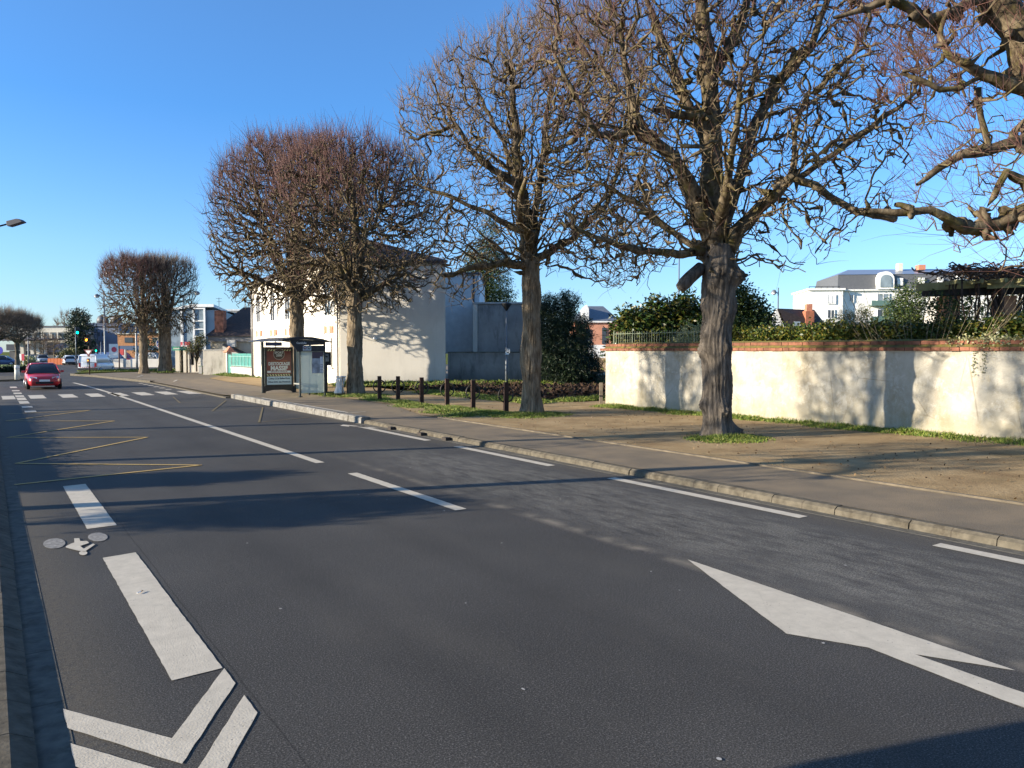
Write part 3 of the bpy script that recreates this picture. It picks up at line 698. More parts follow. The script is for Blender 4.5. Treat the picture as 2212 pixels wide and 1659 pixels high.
# ---- the big near tree
f1, b1 = crown_fn(B1, [(1250, -260), (1120, -60), (1150, 120), (1170, 330), (1190, 560), (1270, 620), (1400, 640), (1500, 560), (1620, 560), (1700, 620), (1800, 560), (1900, 480), (1990, 300), (2000, 100), (1960, -100), (1800, -300)], 0, 3.1)
L1 = [limb(B1, [(1547, 590, 0, .30), (1542, 450, 0, .26), (1534, 330, 0, .235), (1528, 200, 0, .20), (1520, 60, 0, .15), (1515, -120, 0, .07)]),
      limb(B1, [(1535, 520, 0, .20), (1500, 420, -.2, .155), (1454, 345, -.4, .14), (1389, 283, -.5, .11), (1363, 195, -.5, .08), (1340, 60, -.4, .045)]),
      limb(B1, [(1389, 283, -.5, .10), (1340, 285, -.6, .085), (1292, 286, -.7, .07), (1245, 215, -.8, .05), (1200, 120, -.9, .03)]),
      limb(B1, [(1565, 560, 0, .20), (1588, 508, -.2, .17), (1640, 450, -.35, .13), (1676, 417, -.5, .12), (1707, 381, -.6, .10), (1760, 400, -.7, .085), (1800, 430, -.8, .07), (1844, 457, -.9, .09), (1932, 469, -1.0, .075)]),
      limb(B1, [(1555, 520, 0, .14), (1590, 400, .3, .12), (1625, 278, .5, .13), (1669, 190, .5, .115), (1718, 129, .5, .11), (1753, 100, .5, .075), (1789, 0, .5, .05), (1800, -90, .5, .03)]),
      limb(B1, [(1700, 395, -.6, .07), (1765, 357, -.6, .06), (1888, 270, -.7, .05), (1976, 205, -.8, .03)]),
      limb(B1, [(1707, 381, -.6, .06), (1715, 290, -.3, .05), (1740, 200, 0, .035)]),
      limb(B1, [(1530, 330, 0, .14), (1490, 240, .5, .11), (1450, 130, .8, .08), (1400, 10, .9, .05), (1370, -90, .9, .03)]),
      limb(B1, [(1528, 180, 0, .12), (1565, 110, .1, .12), (1600, 40, .2, .09), (1620, -60, .3, .05)]),
      limb(B1, [(1545, 540, 0, .14), (1500, 470, 1.3, .10), (1470, 380, 2.1, .06)]),
      limb(B1, [(1545, 500, 0, .13), (1570, 400, -1.1, .09), (1590, 280, -1.8, .06), (1600, 160, -2.0, .03)]),
      limb(B1, [(1530, 545, 0, .12), (1440, 545, -.5, .08), (1340, 530, -.9, .055), (1250, 500, -1.1, .035)]),
      limb(B1, [(1535, 555, 0, .10), (1450, 500, .6, .07), (1380, 440, .9, .05), (1300, 400, 1.0, .03)]),
      limb(B1, [(1528, 262, 0, .10), (1475, 250, -.4, .075), (1420, 240, -.7, .05)])]
t1 = open_tree(11, B1, 'biggest pollarded tree with a thick burled trunk in front of the cream wall',
          [(0, 0, 0, .37), (0, 0, .5, .33), (-.02, 0, 1.5, .325), (-.02, 0, 2.6, .345), (-.02, 0, 3.7, .36), (0, 0, 4.1, .40), (0, 0, 4.55, .33)],
          [(math.pi*1.02, 2.05, .22, .15), (math.pi*1.12, 2.45, .2, .08), (math.pi*1.65, 2.1, .15, .09), (math.pi*1.6, 2.9, .16, .08), (math.pi*1.05, .75, .13, .09), (math.pi*1.6, .65, .16, .11), (math.pi*1.9, 3.1, .3, .06),
           (math.pi*1.25, 3.6, .15, .07), (math.pi*1.45, 3.85, .22, .09), (math.pi*1.1, 3.1, .15, .06), (math.pi*1.9, 3.75, .2, .2), (math.pi*1.75, 3.85, .16, .12), (math.pi*.0, .1, .16, .24)],
          L1, f1, b1, 8200, 13000, 6.5, M_barkd, M_limb, M_twig, step=.15, dk=.19, wig=.35, shoot_r=.0045, shoot_len=(.35, .8), tip=.009, rexp=2.1, knob=.9, up=.1, rods=110, nest=60, stubs=320)
stb = MB(); p0, p1, p2 = rel(B1, 1515, 578), rel(B1, 1490, 600, -.15), rel(B1, 1470, 622, -.25)
stb.tube([p0, p1, ((p1[0]+p2[0])/2, (p1[1]+p2[1])/2, (p1[2]+p2[2])/2), p2, (p2[0]-.03, p2[1], p2[2]-.05)], [.15, .155, .16, .13, .05], 14)
o = stb.build('branch_stub', M_barkd, t1, True)

# ---- the leaning tree whose trunk stands outside the frame on the right
B0 = (9.55, 11.6, .15)
f0, b0 = crown_fn(B0, [(1960, -250), (1900, -50), (1900, 150), (1960, 330), (1990, 520), (2080, 600), (2250, 620), (2500, 560), (2600, 300), (2600, -100), (2300, -300)], 0, 2.4)
L0 = [limb(B0, [(2330, 420, 0, .27), (2270, 220, 0, .245), (2200, 80, 0, .22), (2145, -20, 0, .20), (2100, -160, 0, .12), (2080, -300, 0, .05)]),
      limb(B0, [(2340, 470, 0, .20), (2270, 440, -.1, .14), (2212, 455, -.3, .12), (2181, 478, -.3, .115), (2090, 490, -.4, .11), (2050, 478, -.45, .09), (2005, 457, -.5, .065), (1932, 469, -.5, .05), (1870, 465, -.5, .04)]),
      limb(B0, [(2320, 330, 0, .16), (2260, 290, -.2, .12), (2212, 300, -.3, .10), (2131, 325, -.3, .09), (2075, 335, -.3, .05), (2020, 375, -.35, .045), (1990, 400, -.4, .02)]),
      limb(B0, [(2260, 200, 0, .13), (2212, 188, -.2, .11), (2122, 173, -.25, .09), (2080, 150, -.3, .06), (2049, 132, -.3, .05), (2035, 80, -.3, .04), (2050, 20, -.3, .03)]),
      limb(B0, [(2150, -10, 0, .12), (2093, 5, -.1, .08), (2040, 35, -.2, .10), (1991, 53, -.2, .12), (1965, 25, -.2, .10), (1918, 5, -.2, .06), (1870, 30, -.2, .04), (1810, 45, -.2, .02)]),
      limb(B0, [(2122, 178, -.25, .04), (2060, 205, -.3, .04), (2020, 208, -.3, .04), (1975, 180, -.3, .035), (1945, 164, -.3, .015)]),
      limb(B0, [(2131, 325, -.3, .06), (2125, 260, -.2, .05), (2118, 200, -.2, .05)]),
      limb(B0, [(2212, 395, -.1, .06), (2170, 375, -.2, .055), (2155, 400, -.2, .05), (2150, 425, -.2, .06)]),
      limb(B0, [(2330, 400, 0, .15), (2420, 300, .4, .1), (2480, 150, .6, .06)])]
L0 = [L0[0]]+[[(p_, r_*.82) for p_, r_ in l_] for l_ in L0[1:]]
L0[0] = limb(B0, [(2440, 760, 0, .32)])+L0[0]
open_tree(71, B0, 'leaning pollarded tree at the right edge with bare arching limbs over the wall',
          [(0, 0, 0, .45), (-.0, 0, .8, .36), (-.02, 0, 2.2, .33)], [], L0, f0, b0, 1700, 3200, 6.5, M_bark, M_limb, M_twig,
          step=.15, dk=.42, wig=.42, shoot_r=.0038, shoot_len=(.4, .95), tip=.009, rexp=2.15, knob=.9, di=1.6, maxr=.07, stubs=230)
# ---- far left clipped trees on the grass island
for (u, y, r, zt, lab) in [(38, 100, 3.1, 6.2, 'dark flat clipped tree on the grass island nearest the red car'), (-6, 84, 3.6, 6.2, 'dark flat clipped tree at the left edge behind the bollard')]:
    p = at(u, 800, y); bs = (p[0], p[1], .1)
    dense_tree(80+int(y), bs, lab, .3, r, r*.9, zt, 3.2, 2.9, 4200, 6000, M_twig2, M_barkd, trunk_r=.28, dk=.28, hp=3.5, bark=M_barkd, group='flat clipped trees on the island')
# ---- shade trees on the left pavement, outside the frame: their shadows stripe the road
import itertools
for i, (t_, s_, sx, sz, lab) in enumerate([(-3.2, 13.75, .52, 1.0, 'slim open pollard on the left pavement opposite the burled tree'), (-3.2, 18.9, .45, .95, 'slim pollard on the left pavement opposite the white kerb'),
                                       (-3.4, 26.0, .5, 1.0, 'slim pollard on the left pavement opposite the bike stands'), (-3.4, 34.5, .5, 1.0, 'slim pollard on the left pavement opposite the bus shelter'), (-1.9, 3.95, .75, .95, 'stout pollard on the left pavement beside the viewpoint')]):
    c = copy_tree(t2); c.location = W(t_, s_, .15); c.rotation_euler.z = 1.3+i*1.1; c.scale = (sx, sx, sz); c['label'] = lab; c['group'] = 'pollards on the left pavement'
# ================================================================ buildings and walls
M_cream = mk('cream_render', (.70, .65, .56), .95, var=.10, vscale=.7, bump=.15, bscale=30)
def stained(nm, a, b, dirt, amt=.8, sc=1.2, zlow=None, streak=True):
    k = NB(nm); col = k.ramp(k.noise(sc, 6, rough=.6), (.3, a), (.7, b))
    v = k.map((1, 1, .25 if streak else 1)); col = k.mix(k.math('MULTIPLY', k.ramp(k.noise(2.2, 6, v, rough=.7), (.5, 0.0), (.72, 1.0)), amt), col, dirt)
    if zlow is not None:
        z = k.sep()[2]; f = k.math('SUBTRACT', 1.0, k.math('DIVIDE', k.math('ADD', z, k.math('MULTIPLY', k.noise(1.5, 4), -.7)), zlow))
        col = k.mix(k.math('MULTIPLY', k.math('MINIMUM', k.math('MAXIMUM', f, 0.0), 1.0), .75), col, dirt)
    k.bump(k.noise(12, 6, rough=.7), .35, .02); return k.done(col, .95, .1)
M_gable = stained('gable_render', (.55, .52, .46), (.63, .60, .54), (.42, .40, .36), .4, .5, .8)
M_grey = stained('grey_render', (.25, .245, .235), (.40, .39, .37), (.10, .10, .10), .8, .8, .9)
M_blue = mk('pale_grey_render', (.60, .62, .64), .9, var=.08)
M_brick = mk('brick_accent', (.50, .20, .12), .9, var=.2, vscale=8)
M_whitep = mk('white_paint', (.80, .79, .75), .6, var=.05)
M_glass = mk('window_glass', (.05, .06, .075), .12, spec=.6)
M_slate = mk('slate', (.07, .075, .09), .55, var=.25, vscale=5, bump=.3, bscale=12, stretch=(1, 1, 4))
M_tile = mk('dark_tile', (.055, .036, .03), .8, var=.5, vscale=9, bump=.9, bscale=9, stretch=(.6, .6, 5))
M_pipe = mk('zinc_pipe', (.19, .18, .17), .5, .4)
M_dark = mk('dark_metal', (.018, .02, .024), .45)
M_black = mk('black_opening', (.012, .012, .014), .6)
def frame(o, d):                             # local x along the wall, y inwards, z up
    L = math.hypot(*d); dx = (d[0]/L, d[1]/L); M = Matrix.Identity(4)
    M.col[0] = (dx[0], dx[1], 0, 0); M.col[1] = (-dx[1], dx[0], 0, 0); M.col[3] = (*o, 0, 1); return M
def hip_roof(mb, pts, ze, zr, over=.35, inset=3.5):
    """hip over a quadrilateral footprint (anticlockwise), ridge along its longer axis"""
    c = [sum(p[i] for p in pts)/4 for i in (0, 1)]
    P = [(c[0]+(p[0]-c[0])*(1+over/5), c[1]+(p[1]-c[1])*(1+over/5)) for p in pts]
    L01 = math.dist(P[0], P[1]); L12 = math.dist(P[1], P[2])
    if L01 < L12: P = P[1:]+P[:1]
    m1 = [(P[1][i]+P[2][i])/2 for i in (0, 1)]; m0 = [(P[3][i]+P[0][i])/2 for i in (0, 1)]; L = math.dist(m0, m1); f = min(inset/L, .49)
    r0 = [m0[i]+(m1[i]-m0[i])*f for i in (0, 1)]; r1 = [m1[i]+(m0[i]-m1[i])*f for i in (0, 1)]
    V = [(*p, ze) for p in P]+[(*p, ze+.14) for p in P]+[(*r0, zr), (*r1, zr)]
    mb.add(V, [(3, 2, 1, 0), (0, 1, 5, 4), (1, 2, 6, 5), (2, 3, 7, 6), (3, 0, 4, 7), (4, 5, 9, 8), (6, 7, 8, 9), (5, 6, 9), (7, 4, 8)]); return mb

# ---- white two-storey house behind the shelter
A = (-10.16, 45.5); Bc = (-3.89, 45.15); A2 = (-20.2, 59.8); Bb = (-12.6, 66.5)
h = thing('house', 'cream two-storey house with brick blocks over its windows behind the bus shelter', 'house', (*A, 0))
off = lambda p: (p[0]-A[0], p[1]-A[1])
wl = MB(); wl.prism([off(A), off(Bc), off(Bb), off(A2)], 0, 7.3); wm = wl.build('wall', M_cream, h)
gf = frame((0, 0), off(Bc)); gb = MB(); gb.box(.02, -.05, 0, math.dist(A, Bc)-.02, -.003, 7.29); gb.xf(gf).build('gable_wall', M_gable, h)
rf = hip_roof(MB(), [off(A), off(Bc), off(Bb), off(A2)], 7.3, 9.3, .1, 5).build('roof', mk('roof_brown_slate', (.075, .05, .045), .8, var=.3, vscale=5, bump=.4, bscale=10, stretch=(1, 1, 4)), h)
ch = MB().box(-6.5, 12.5, 8.2, -5.6, 13.3, 11); ch.build('chimney', mk('chimney_brick', (.33, .13, .07), .9, var=.3, vscale=7), rf)
fd = (A2[0]-A[0], A2[1]-A[1]); FL = math.hypot(*fd)
# facade frame: x runs from the street corner away, y outwards is +(-N)
Mf = Matrix.Identity(4); dx = (fd[0]/FL, fd[1]/FL); Mf.col[0] = (dx[0], dx[1], 0, 0); Mf.col[1] = (-dx[1], dx[0], 0, 0)
# outward normal (towards the road) is +y of this frame
def fx(u):                                   # distance along the facade for photo column u
    r_ = (u-IW/2)/FPX; return (A[0]-r_*A[1])/(r_*dx[1]-dx[0])
cn = MB(); cn.box(0, .003, 3.86, FL, .07, 4.0); cn.box(0, .003, 7.1, FL, .12, 7.3); cn.xf(Mf).build('cornice', M_cream, h); MB().tube([(-.1, .2, 7.28), (FL+.1, .2, 7.28)], .07, 8).xf(Mf).build('gutter', M_pipe, h, True); MB().box(.0, -.12, 7.2, math.dist(A, Bc), -.055, 7.32).xf(gf).build('verge_board', M_pipe, h)
for uc, wd in ((711, 1.0), (624, 1.0), (592, 1.0), (561, 1.0)):
    x = fx(uc)
    for z0, z1, up in ((1.25, 2.95, 0), (4.35, 6.3, 1)):
        wdw = MB(); wdw.box(x-wd/2, .004, z0, x+wd/2, .03, z1); wo = wdw.xf(Mf).build('window', M_glass, h)
        fr = MB()
        for a, b, c_, d_ in ((x-wd/2, x-wd/2+.06, z0, z1), (x+wd/2-.06, x+wd/2, z0, z1), (x-.03, x+.03, z0, z1), (x-wd/2, x+wd/2, z0-.06, z0), (x-wd/2, x+wd/2, z1, z1+.06)): fr.box(a, .004, c_, b, .07, d_)
        fr.xf(Mf).build('window_frame', M_whitep, wo)
        if up:
            for sx in (-1, 1):
                q = MB(); a = x+sx*(wd/2+.27); q.box(a-.25, .004, z0-.05, a+.25, .06, z1+.05)
                for kk in range(9): q.box(a-.2, .06, z0+.1+kk*.2, a+.2, .068, z0+.2+kk*.2)
                q.xf(Mf).build('shutter', M_whitep, h)
        else:
            for sx in (-1, 1):
                q = MB(); a = x+sx*.26; q.box(a-.25, .075, z0-.03, a+.25, .115, z1); q.box(a-.25, .115, z0+.25, a+.25, .125, z0+.31); q.box(a-.25, .115, z1-.3, a+.25, .125, z1-.24)
                q.xf(Mf).build('shutter', M_whitep, h)
            for a, b in ((-.75, -.25), (.1, .6)): MB().box(x+a, .004, z1+.32, x+b, .06, z1+.72).xf(Mf).build('brick_block', M_brick, h)
            for a, b in ((-.25, .1), (.6, .85)): MB().box(x+a, .004, z1+.28, x+b, .07, z1+.76).xf(Mf).build('stone_block', M_whitep, h)
            sb = MB(); sb.box(x-.7, .004, z0-.16, x+.7, .12, z0-.07); sb.xf(Mf).build('sill', M_cream, h)
for x in (.12, FL-.3, FL*.97):
    p = MB(); p.tube([(x, .1, 0), (x, .1, 7.2)], .05, 8); p.xf(Mf).build('downpipe', M_pipe, h, True)
vp_ = MB(); vp_.tube([(2.15, -.02, 2.85), (2.15, -.5, 2.9)], .06, 10); vp_.xf(gf).build('vent_pipe', M_whitep, h, True)
# annex in shade, grey block and low wall
an = thing('annex', 'pale grey set-back annex in the shade of the cream gable', 'annex', (-4.3, 49.5, 0))
MB().box(0, 0, 2.0, 2.2, 10, 7.05).build('wall', M_blue, an); MB().box(-.05, -.12, 7.05, 2.3, 10.1, 7.2).build('coping', M_slate, an)
MB().tube([(1.85, -.06, 2.2), (1.85, -.06, 7.0)], .05).build('downpipe', M_dark, an, True)
gbk = thing('rendered_outbuilding', 'dark grey streaked flat-topped outbuilding right of the cream house', 'outbuilding', (-2.4, 47.4, 0))
MB().box(0, 0, 1.9, 4.4, 9, 5.06).build('wall', M_grey, gbk); MB().box(-.05, -.08, 5.06, 4.5, 9.1, 5.16).build('coping', mk('pale_coping', (.45, .45, .43), .8, var=.2), gbk)
MB().box(0, -.12, 2.12, .28, -.003, 5.02).build('pilaster', M_gable, gbk)
lw = thing('low_wall', 'dark damp low wall running from the gable corner behind the lamp post', 'wall', (-3.87, 46.45, 0))
MB().box(0, 0, 0, 6.0, .35, 2.06).build('wall', M_grey, lw); MB().box(-.02, -.05, 2.06, 6.05, .4, 2.12).build('coping', mk('mossy_coping', (.16, .16, .13), .9, var=.4), lw)
# planted bank at their foot
bk_ = MB(); bk_.add([(-10.4, 44.2, .13), (3, 43.4, .13), (4, 46.6, .42), (-10.2, 46.2, .40)], [(0, 1, 2, 3)]); ob = bk_.build('bank', M_turf); ob['kind'] = 'structure'

# ---- old low house with tile roof, far left of the facade
oh = thing('cottage', 'old low house with a sagging dark tile roof and brick chimney', 'house', (-27.7, 70, 0))
MB().box(.25, .1, 0, 4.4, 8, 3.0).build('wall', stained('old_render', (.40, .36, .28), (.5, .46, .37), (.17, .15, .12), .8), oh)
MB().box(.1, -.1, 3.0, 4.5, .08, 3.5).build('fascia', mk('grey_fascia', (.20, .19, .18), .8, var=.2), oh)
rr_ = MB(); rr_.add([(-.1, -.3, 3.5), (5, -.3, 3.5), (5, 5.0, 6.4), (1.6, 5.0, 6.4), (-.1, 8.3, 3.5), (5, 8.3, 3.5)], [(0, 1, 2, 3), (0, 3, 4), (4, 3, 2, 5), (1, 5, 2), (0, 4, 5, 1)])
orf = rr_.build('roof', M_tile, oh)
MB().box(.55, .35, 3.7, 1.35, 1.15, 5.85).build('chimney', mk('chimney_brick_old', (.30, .12, .07), .9, var=.45, vscale=3), orf)
MB().box(2.0, -.6, 2.5, 2.7, -.12, 3.15).build('meter_box', M_gable, oh)
lt = MB(); lt.add([(1.9, -1.6, 2.75), (4.9, -1.6, 1.35), (4.9, 0, 1.35), (1.9, 0, 2.75), (1.9, -1.6, 2.65), (4.9, -1.6, 1.25), (4.9, 0, 1.25), (1.9, 0, 2.65)], [(0, 1, 2, 3), (4, 7, 6, 5), (0, 4, 5, 1), (1, 5, 6, 2), (2, 6, 7, 3), (3, 7, 4, 0)])
lt.build('lean_to_roof', M_dark, oh)
lw2 = MB(); lw2.prism_y([(1.95, 0), (4.8, 0), (4.8, 1.24), (1.95, 2.62)], -1.5, -1.3); lw2.build('lean_to_wall', M_gable, oh)
# plaster garden wall, gate, railing
gw = thing('garden_wall', 'pale plaster garden wall with ivy stains left of the turquoise gate', 'wall', (*at(439, 790, 66)[:2], 0))
MB().box(0, 0, 0, 2.15, .25, 2.2).build('wall', stained('plaster_stained', (.50, .45, .37), (.6, .55, .46), (.22, .19, .15), .8), gw)
MB().box(-.03, -.05, 2.2, 2.2, .3, 2.27).build('coping', M_gable, gw)
ga = at(493, 790, 65.8); gb_ = A2
tg = thing('garden_gate', 'turquoise metal gate and railed panel beside the cream house', 'gate', (ga[0], ga[1], 0))
Mg = frame((0, 0), (gb_[0]-ga[0]+.1, gb_[1]-ga[1])); LG = math.dist(ga[:2], gb_)
M_turq = mk('turquoise_paint', (.04, .20, .175), .6, var=.2, vscale=3)
MB().box(.0, 0, .1, .95, .05, 1.85).xf(Mg).build('gate_leaf', M_turq, tg)
MB().box(1.0, .06, .9, LG-.3, .10, 1.95).xf(Mg).build('panel', M_turq, tg)
q = MB()
for x in np.arange(1.0, LG-.1, .95): q.tube([(x, 0, .8), (x, 0, 1.8)], .025, 6)
q.tube([(.3, 0, 1.7), (LG-.1, 0, 1.7)], .03, 6); q.tube([(1.0, 0, .95), (LG-.1, 0, .95)], .03, 6); q.xf(Mg).build('railing', mk('pale_turquoise', (.22, .42, .38), .5), tg)
MB().box(1.0, -.05, 0, LG-.05, .2, .75).xf(Mg).build('base_wall', M_gable, tg); MB().box(.95, -.1, .75, LG, .25, .82).xf(Mg).build('base_coping', M_gable, tg)
MB().box(-.35, -.1, 0, 0, .3, 2.05).xf(Mg).build('pillar', M_gable, tg)
q = MB(); q.add([(-.55, -.3, 2.05), (.6, -.3, 2.05), (.6, .5, 2.05), (-.55, .5, 2.05), (-.25, .1, 2.55), (.3, .1, 2.55)], [(3, 2, 1, 0), (0, 1, 5, 4), (1, 2, 5), (2, 3, 4, 5), (3, 0, 4)]); q.xf(Mg).build('pillar_roof', M_brick, tg)

# ---- porch wall of pillars with green sign further left
pp = at(378, 790, 73); px = 73/FPX
pw = thing('pillared_wall', 'cream pillared forecourt wall with openings left of the plaster garden wall', 'wall', (pp[0], pp[1], 0))
for a, b, z1 in ((1, 10, 2.25), (18, 24, 2.25), (28, 31, 2.2), (41, 61, 2.3)): MB().box(a*px, 0, 0, b*px, .9, z1).build('pillar', M_cream, pw)
MB().box(0, -.02, 2.26, 32*px, .5, 2.5).build('lintel', M_cream, pw); MB().box(31*px, .05, 0, 41*px, .3, .85).build('low_panel', M_cream, pw)
MB().box(10*px, .4, 0, 41*px, .9, 2.2).build('gate_infill', M_black, pw)
MB().box(32*px, .0, .85, 36*px, .06, 1.4).build('letter_box', M_dark, pw)
sg = thing('shop_sign', 'small green and white lettered sign over the pillared wall', 'sign', (*at(373, 752, 72.6)[:2], 2.2))
MB().box(0, -.06, .0, 30*px, .03, .36).build('board', mk('sign_green', (.03, .33, .22), .5), sg)
text_mesh('PARKING CLIENTS', .2, M_whitep, sg, (15*px, -.07, .18), (R(90), 0, 0), ext=.004) if False else None
for k in range(7): MB().box(.12+k*.11, -.07, .11, .19+k*.11, -.061, .25).build('letter', M_whitep, sg)
for k in range(4): MB().box(.95+k*.08, -.07, .14, 1.0+k*.08, -.061, .2).build('letter', M_whitep, sg)
po = thing('stone_post', 'short pale stone post at the foot of the garden wall', 'post', (*at(434, 805, 69)[:2], .1)); MB().box(-.14, -.14, 0, .14, .14, .66).build('shaft', M_gable, po); MB().box(-.16, -.16, .66, .16, .16, .72).build('cap', mk('green_cap', (.25, .33, .22), .7), po)
rp = thing('red_panel', 'red advertising panel behind the green sign', 'sign', (*at(390, 752, 86)[:2], 0)); pp2 = 86/FPX
MB().box(0, 0, 2.35, 21*pp2, .12, 3.15).build('board', mk('sign_red', (.55, .06, .08), .5), rp); MB().box(.1, .05, 0, .2, .1, 2.4).build('post', M_dark, rp); MB().box(.9, .05, 0, 1.0, .1, 2.4).build('post', M_dark, rp)
for k in range(5): MB().box(.1+k*.17, -.012, 2.6, .2+k*.17, -.003, 2.8).build('letter', M_whitep, rp)

# ---- glazed stair tower building
gt = thing('glazed_building', 'white framed building with a glazed stair tower between the trees', 'building', (*at(390, 700, 112)[:2], 0)); q_ = 112/FPX
M_sky = mk('pale_glazing', (.22, .27, .30), .25, var=.3, vscale=.6, spec=.6)
MB().box(-3.2, .3, 0, 73*q_, 13, 8.1).build('body', mk('grey_cladding', (.33, .35, .36), .7, var=.12, vscale=.7), gt)
MB().box(-3.1, .1, 0, 53*q_, .28, 8.3).build('glazing', M_sky, gt)
q = MB()
for x in (0, 27*q_, 50*q_): q.box(x, -.08, 0, x+.26, .09, 8.5)
for z in (1.9, 3.0, 4.1, 5.2, 6.4, 8.2): q.box(27*q_+.26, -.08, z, 50*q_, .09, z+.18)
q.build('frame', M_whitep, gt)
q = MB(); q.prism_x([(-.2, 8.5), (-.2, 8.9), (13, 7.4), (13, 7.1)], 27*q_, 73*q_); q.add([(-3.4, -.2, 7.5), (27*q_, -.2, 8.5), (27*q_, 13, 7.3), (-3.4, 13, 7), (-3.4, -.2, 7.9), (27*q_, -.2, 8.9), (27*q_, 13, 7.6), (-3.4, 13, 7.3)], [(0, 1, 5, 4), (4, 5, 6, 7), (0, 4, 7, 3), (1, 2, 6, 5)])
q.build('roof', M_whitep, gt)
fb = thing('flat_block', 'grey flat-roofed block showing behind the tile roof', 'building', (*at(452, 700, 150)[:2], 0)); MB().box(0, 0, 0, 7, 8, 9.9).build('wall', M_grey, fb); MB().box(-.1, -.1, 9.9, 7.1, 8.1, 10.2).build('coping', M_blue, fb)
an_ = MB(); an_.tube([(1.2, 2, 10), (1.2, 2, 12.6)], .05, 5); an_.tube([(.6, 2, 12.4), (1.8, 2, 12.4)], .03, 4); an_.tube([(.8, 2, 11.8), (1.7, 2, 11.8)], .03, 4); an_.build('aerial', M_dark, fb)

# ---- institutional building far left
ib = thing('concrete_building', 'long pale concrete building with a band of windows and a dark canopy', 'building', (*at(48, 780, 170)[:2], 0)); k_ = 170/FPX
X = lambda u: (u-48)*k_
Z = lambda v, y=170: CAMH+(HZ-v)/FPX*y
M_conc = stained('pale_concrete', (.55, .52, .44), (.66, .62, .53), (.36, .34, .29), .5, .3)
MB().box(X(40), 0, Z(745), X(160), 14, Z(706)).build('upper_floor', M_conc, ib)
MB().box(X(40), -.25, Z(706), X(160), 14, Z(704)).build('roof_edge', M_slate, ib)
for a, b in ((62, 67), (78, 82), (86, 90), (97, 100), (102, 107), (114, 118), (121, 124), (128, 136), (139, 143)):
    wo = MB().box(X(a), -.12, Z(731), X(b), -.003, Z(721)).build('window', M_glass, ib)
q = MB()
for u in (76, 92, 109, 126, 145): q.box(X(u), -.3, Z(733), X(u)+.25, -.13, Z(718))
q.box(X(60), -.3, Z(718), X(150), -.13, Z(717)); q.build('mullions', M_conc, ib)
MB().prism_y([(X(40), Z(737)), (X(40), Z(731)), (X(60), Z(729.5)), (X(150), Z(732)), (X(150), Z(733.5)), (X(105), Z(737))], -9, -1).build('canopy', mk('canopy_blue_grey', (.07, .075, .12), .6), ib)
for u in (82, 103, 115, 127): MB().box(X(u), -6, Z(765), X(u)+.7, -5.3, Z(737)).build('column', M_conc, ib)
MB().box(X(40), -4, Z(757), X(132), -.4, Z(744)).build('dark_band', mk('dark_glazing', (.035, .04, .06), .4), ib)
MB().box(X(132), -4.5, Z(761), X(152), -.4, Z(744)).build('panel', mk('grey_panel', (.25, .25, .31), .7), ib)
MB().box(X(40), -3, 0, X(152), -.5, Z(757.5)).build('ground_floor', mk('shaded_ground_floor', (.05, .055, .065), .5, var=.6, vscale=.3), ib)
tb = thing('tall_block', 'taller far block with a dark slate roof and two round roof vents', 'building', (*at(150, 780, 178)[:2], 0)); k2_ = 178/FPX
X2 = lambda u: (u-150)*k2_
MB().box(X2(138), 0, 0, X2(208), 16, Z(705, 178)).build('wall', M_conc, tb); MB().box(X2(208)+.003, -.6, 0, X2(262), 18, Z(703, 178)).build('wing', mk('shaded_wing_wall', (.13, .16, .22), .8, var=.15, vscale=.3), tb)  # the wing is the block's shaded face, its shade put into the wall colour
MB().prism_x([(-1, Z(705, 178)+.01), (3, Z(697, 178)), (13, Z(697, 178)), (19, Z(705, 178)+.01)], X2(142), X2(262)).build('roof', M_slate, tb)
for u in (199, 229): MB().lathe([(1.3, 0), (1.3, .8), (1.0, 1.6), (.4, 2.0)], 12, X2(u), 5).xf(Matrix.Translation((0, 0, Z(697, 178)))).build('roof_vent', M_slate, tb, True)
for u, v in ((186, 718), (196, 718), (186, 735), (196, 735), (204, 726), (215, 722), (225, 722), (215, 740), (225, 740)): MB().box(X2(u), -.75 if u > 208 else -.12, Z(v+4, 178), X2(u+5), -.605 if u > 208 else -.003, Z(v-4, 178)).build('window', M_glass, tb)
# brick block seen through the twigs
bb_ = thing('brick_block_of_flats', 'orange brick block seen through the far pollards', 'building', (*at(255, 780, 160)[:2], 0)); MB().box(0, 0, 0, 19, 10, Z(722, 160)).build('wall', mk('orange_brick', (.42, .20, .09), .9, var=.2), bb_); MB().box(-.3, -.3, Z(722, 160), 19.3, 10.3, Z(720, 160)).build('coping', M_conc, bb_)
for i in range(6): MB().box(1.5+i*2.9, -.12, Z(740, 160), 3.2+i*2.9, -.003, Z(729, 160)).build('window', M_glass, bb_)
# station-like canopy
sc_ = thing('forecourt_canopy', 'long blue forecourt canopy on slim posts beyond the far trees', 'canopy', (*at(250, 780, 118)[:2], 0)); k3 = 118/FPX
MB().box(0, 0, Z(757, 118), 112*k3, 5, Z(747, 118)).build('roof', mk('canopy_blue', (.05, .09, .17), .5), sc_)
for u in (46, 58, 62, 66, 92): MB().box(u*k3, .2, 0, u*k3+.14, .34, Z(757, 118)).build('post', M_dark, sc_)
MB().box(18*k3, -.4, 0, 24*k3, -.003, Z(755, 118)).build('pillar', M_gable, sc_)
ps = thing('totem', 'red and white pump-side panel under the blue canopy', 'sign', (*at(257, 780, 116)[:2], 0)); MB().box(0, 0, 1.5, .7, .2, 2.4).build('board', mk('sign_red2', (.5, .05, .05), .5), ps); MB().box(.1, .05, 0, .6, .15, 1.49).build('foot', M_whitep, ps)
bw_ = thing('boundary_wall', 'low cream boundary wall with gaps along the far side road', 'wall', (*at(235, 790, 101)[:2], 0)); k4 = 101/FPX
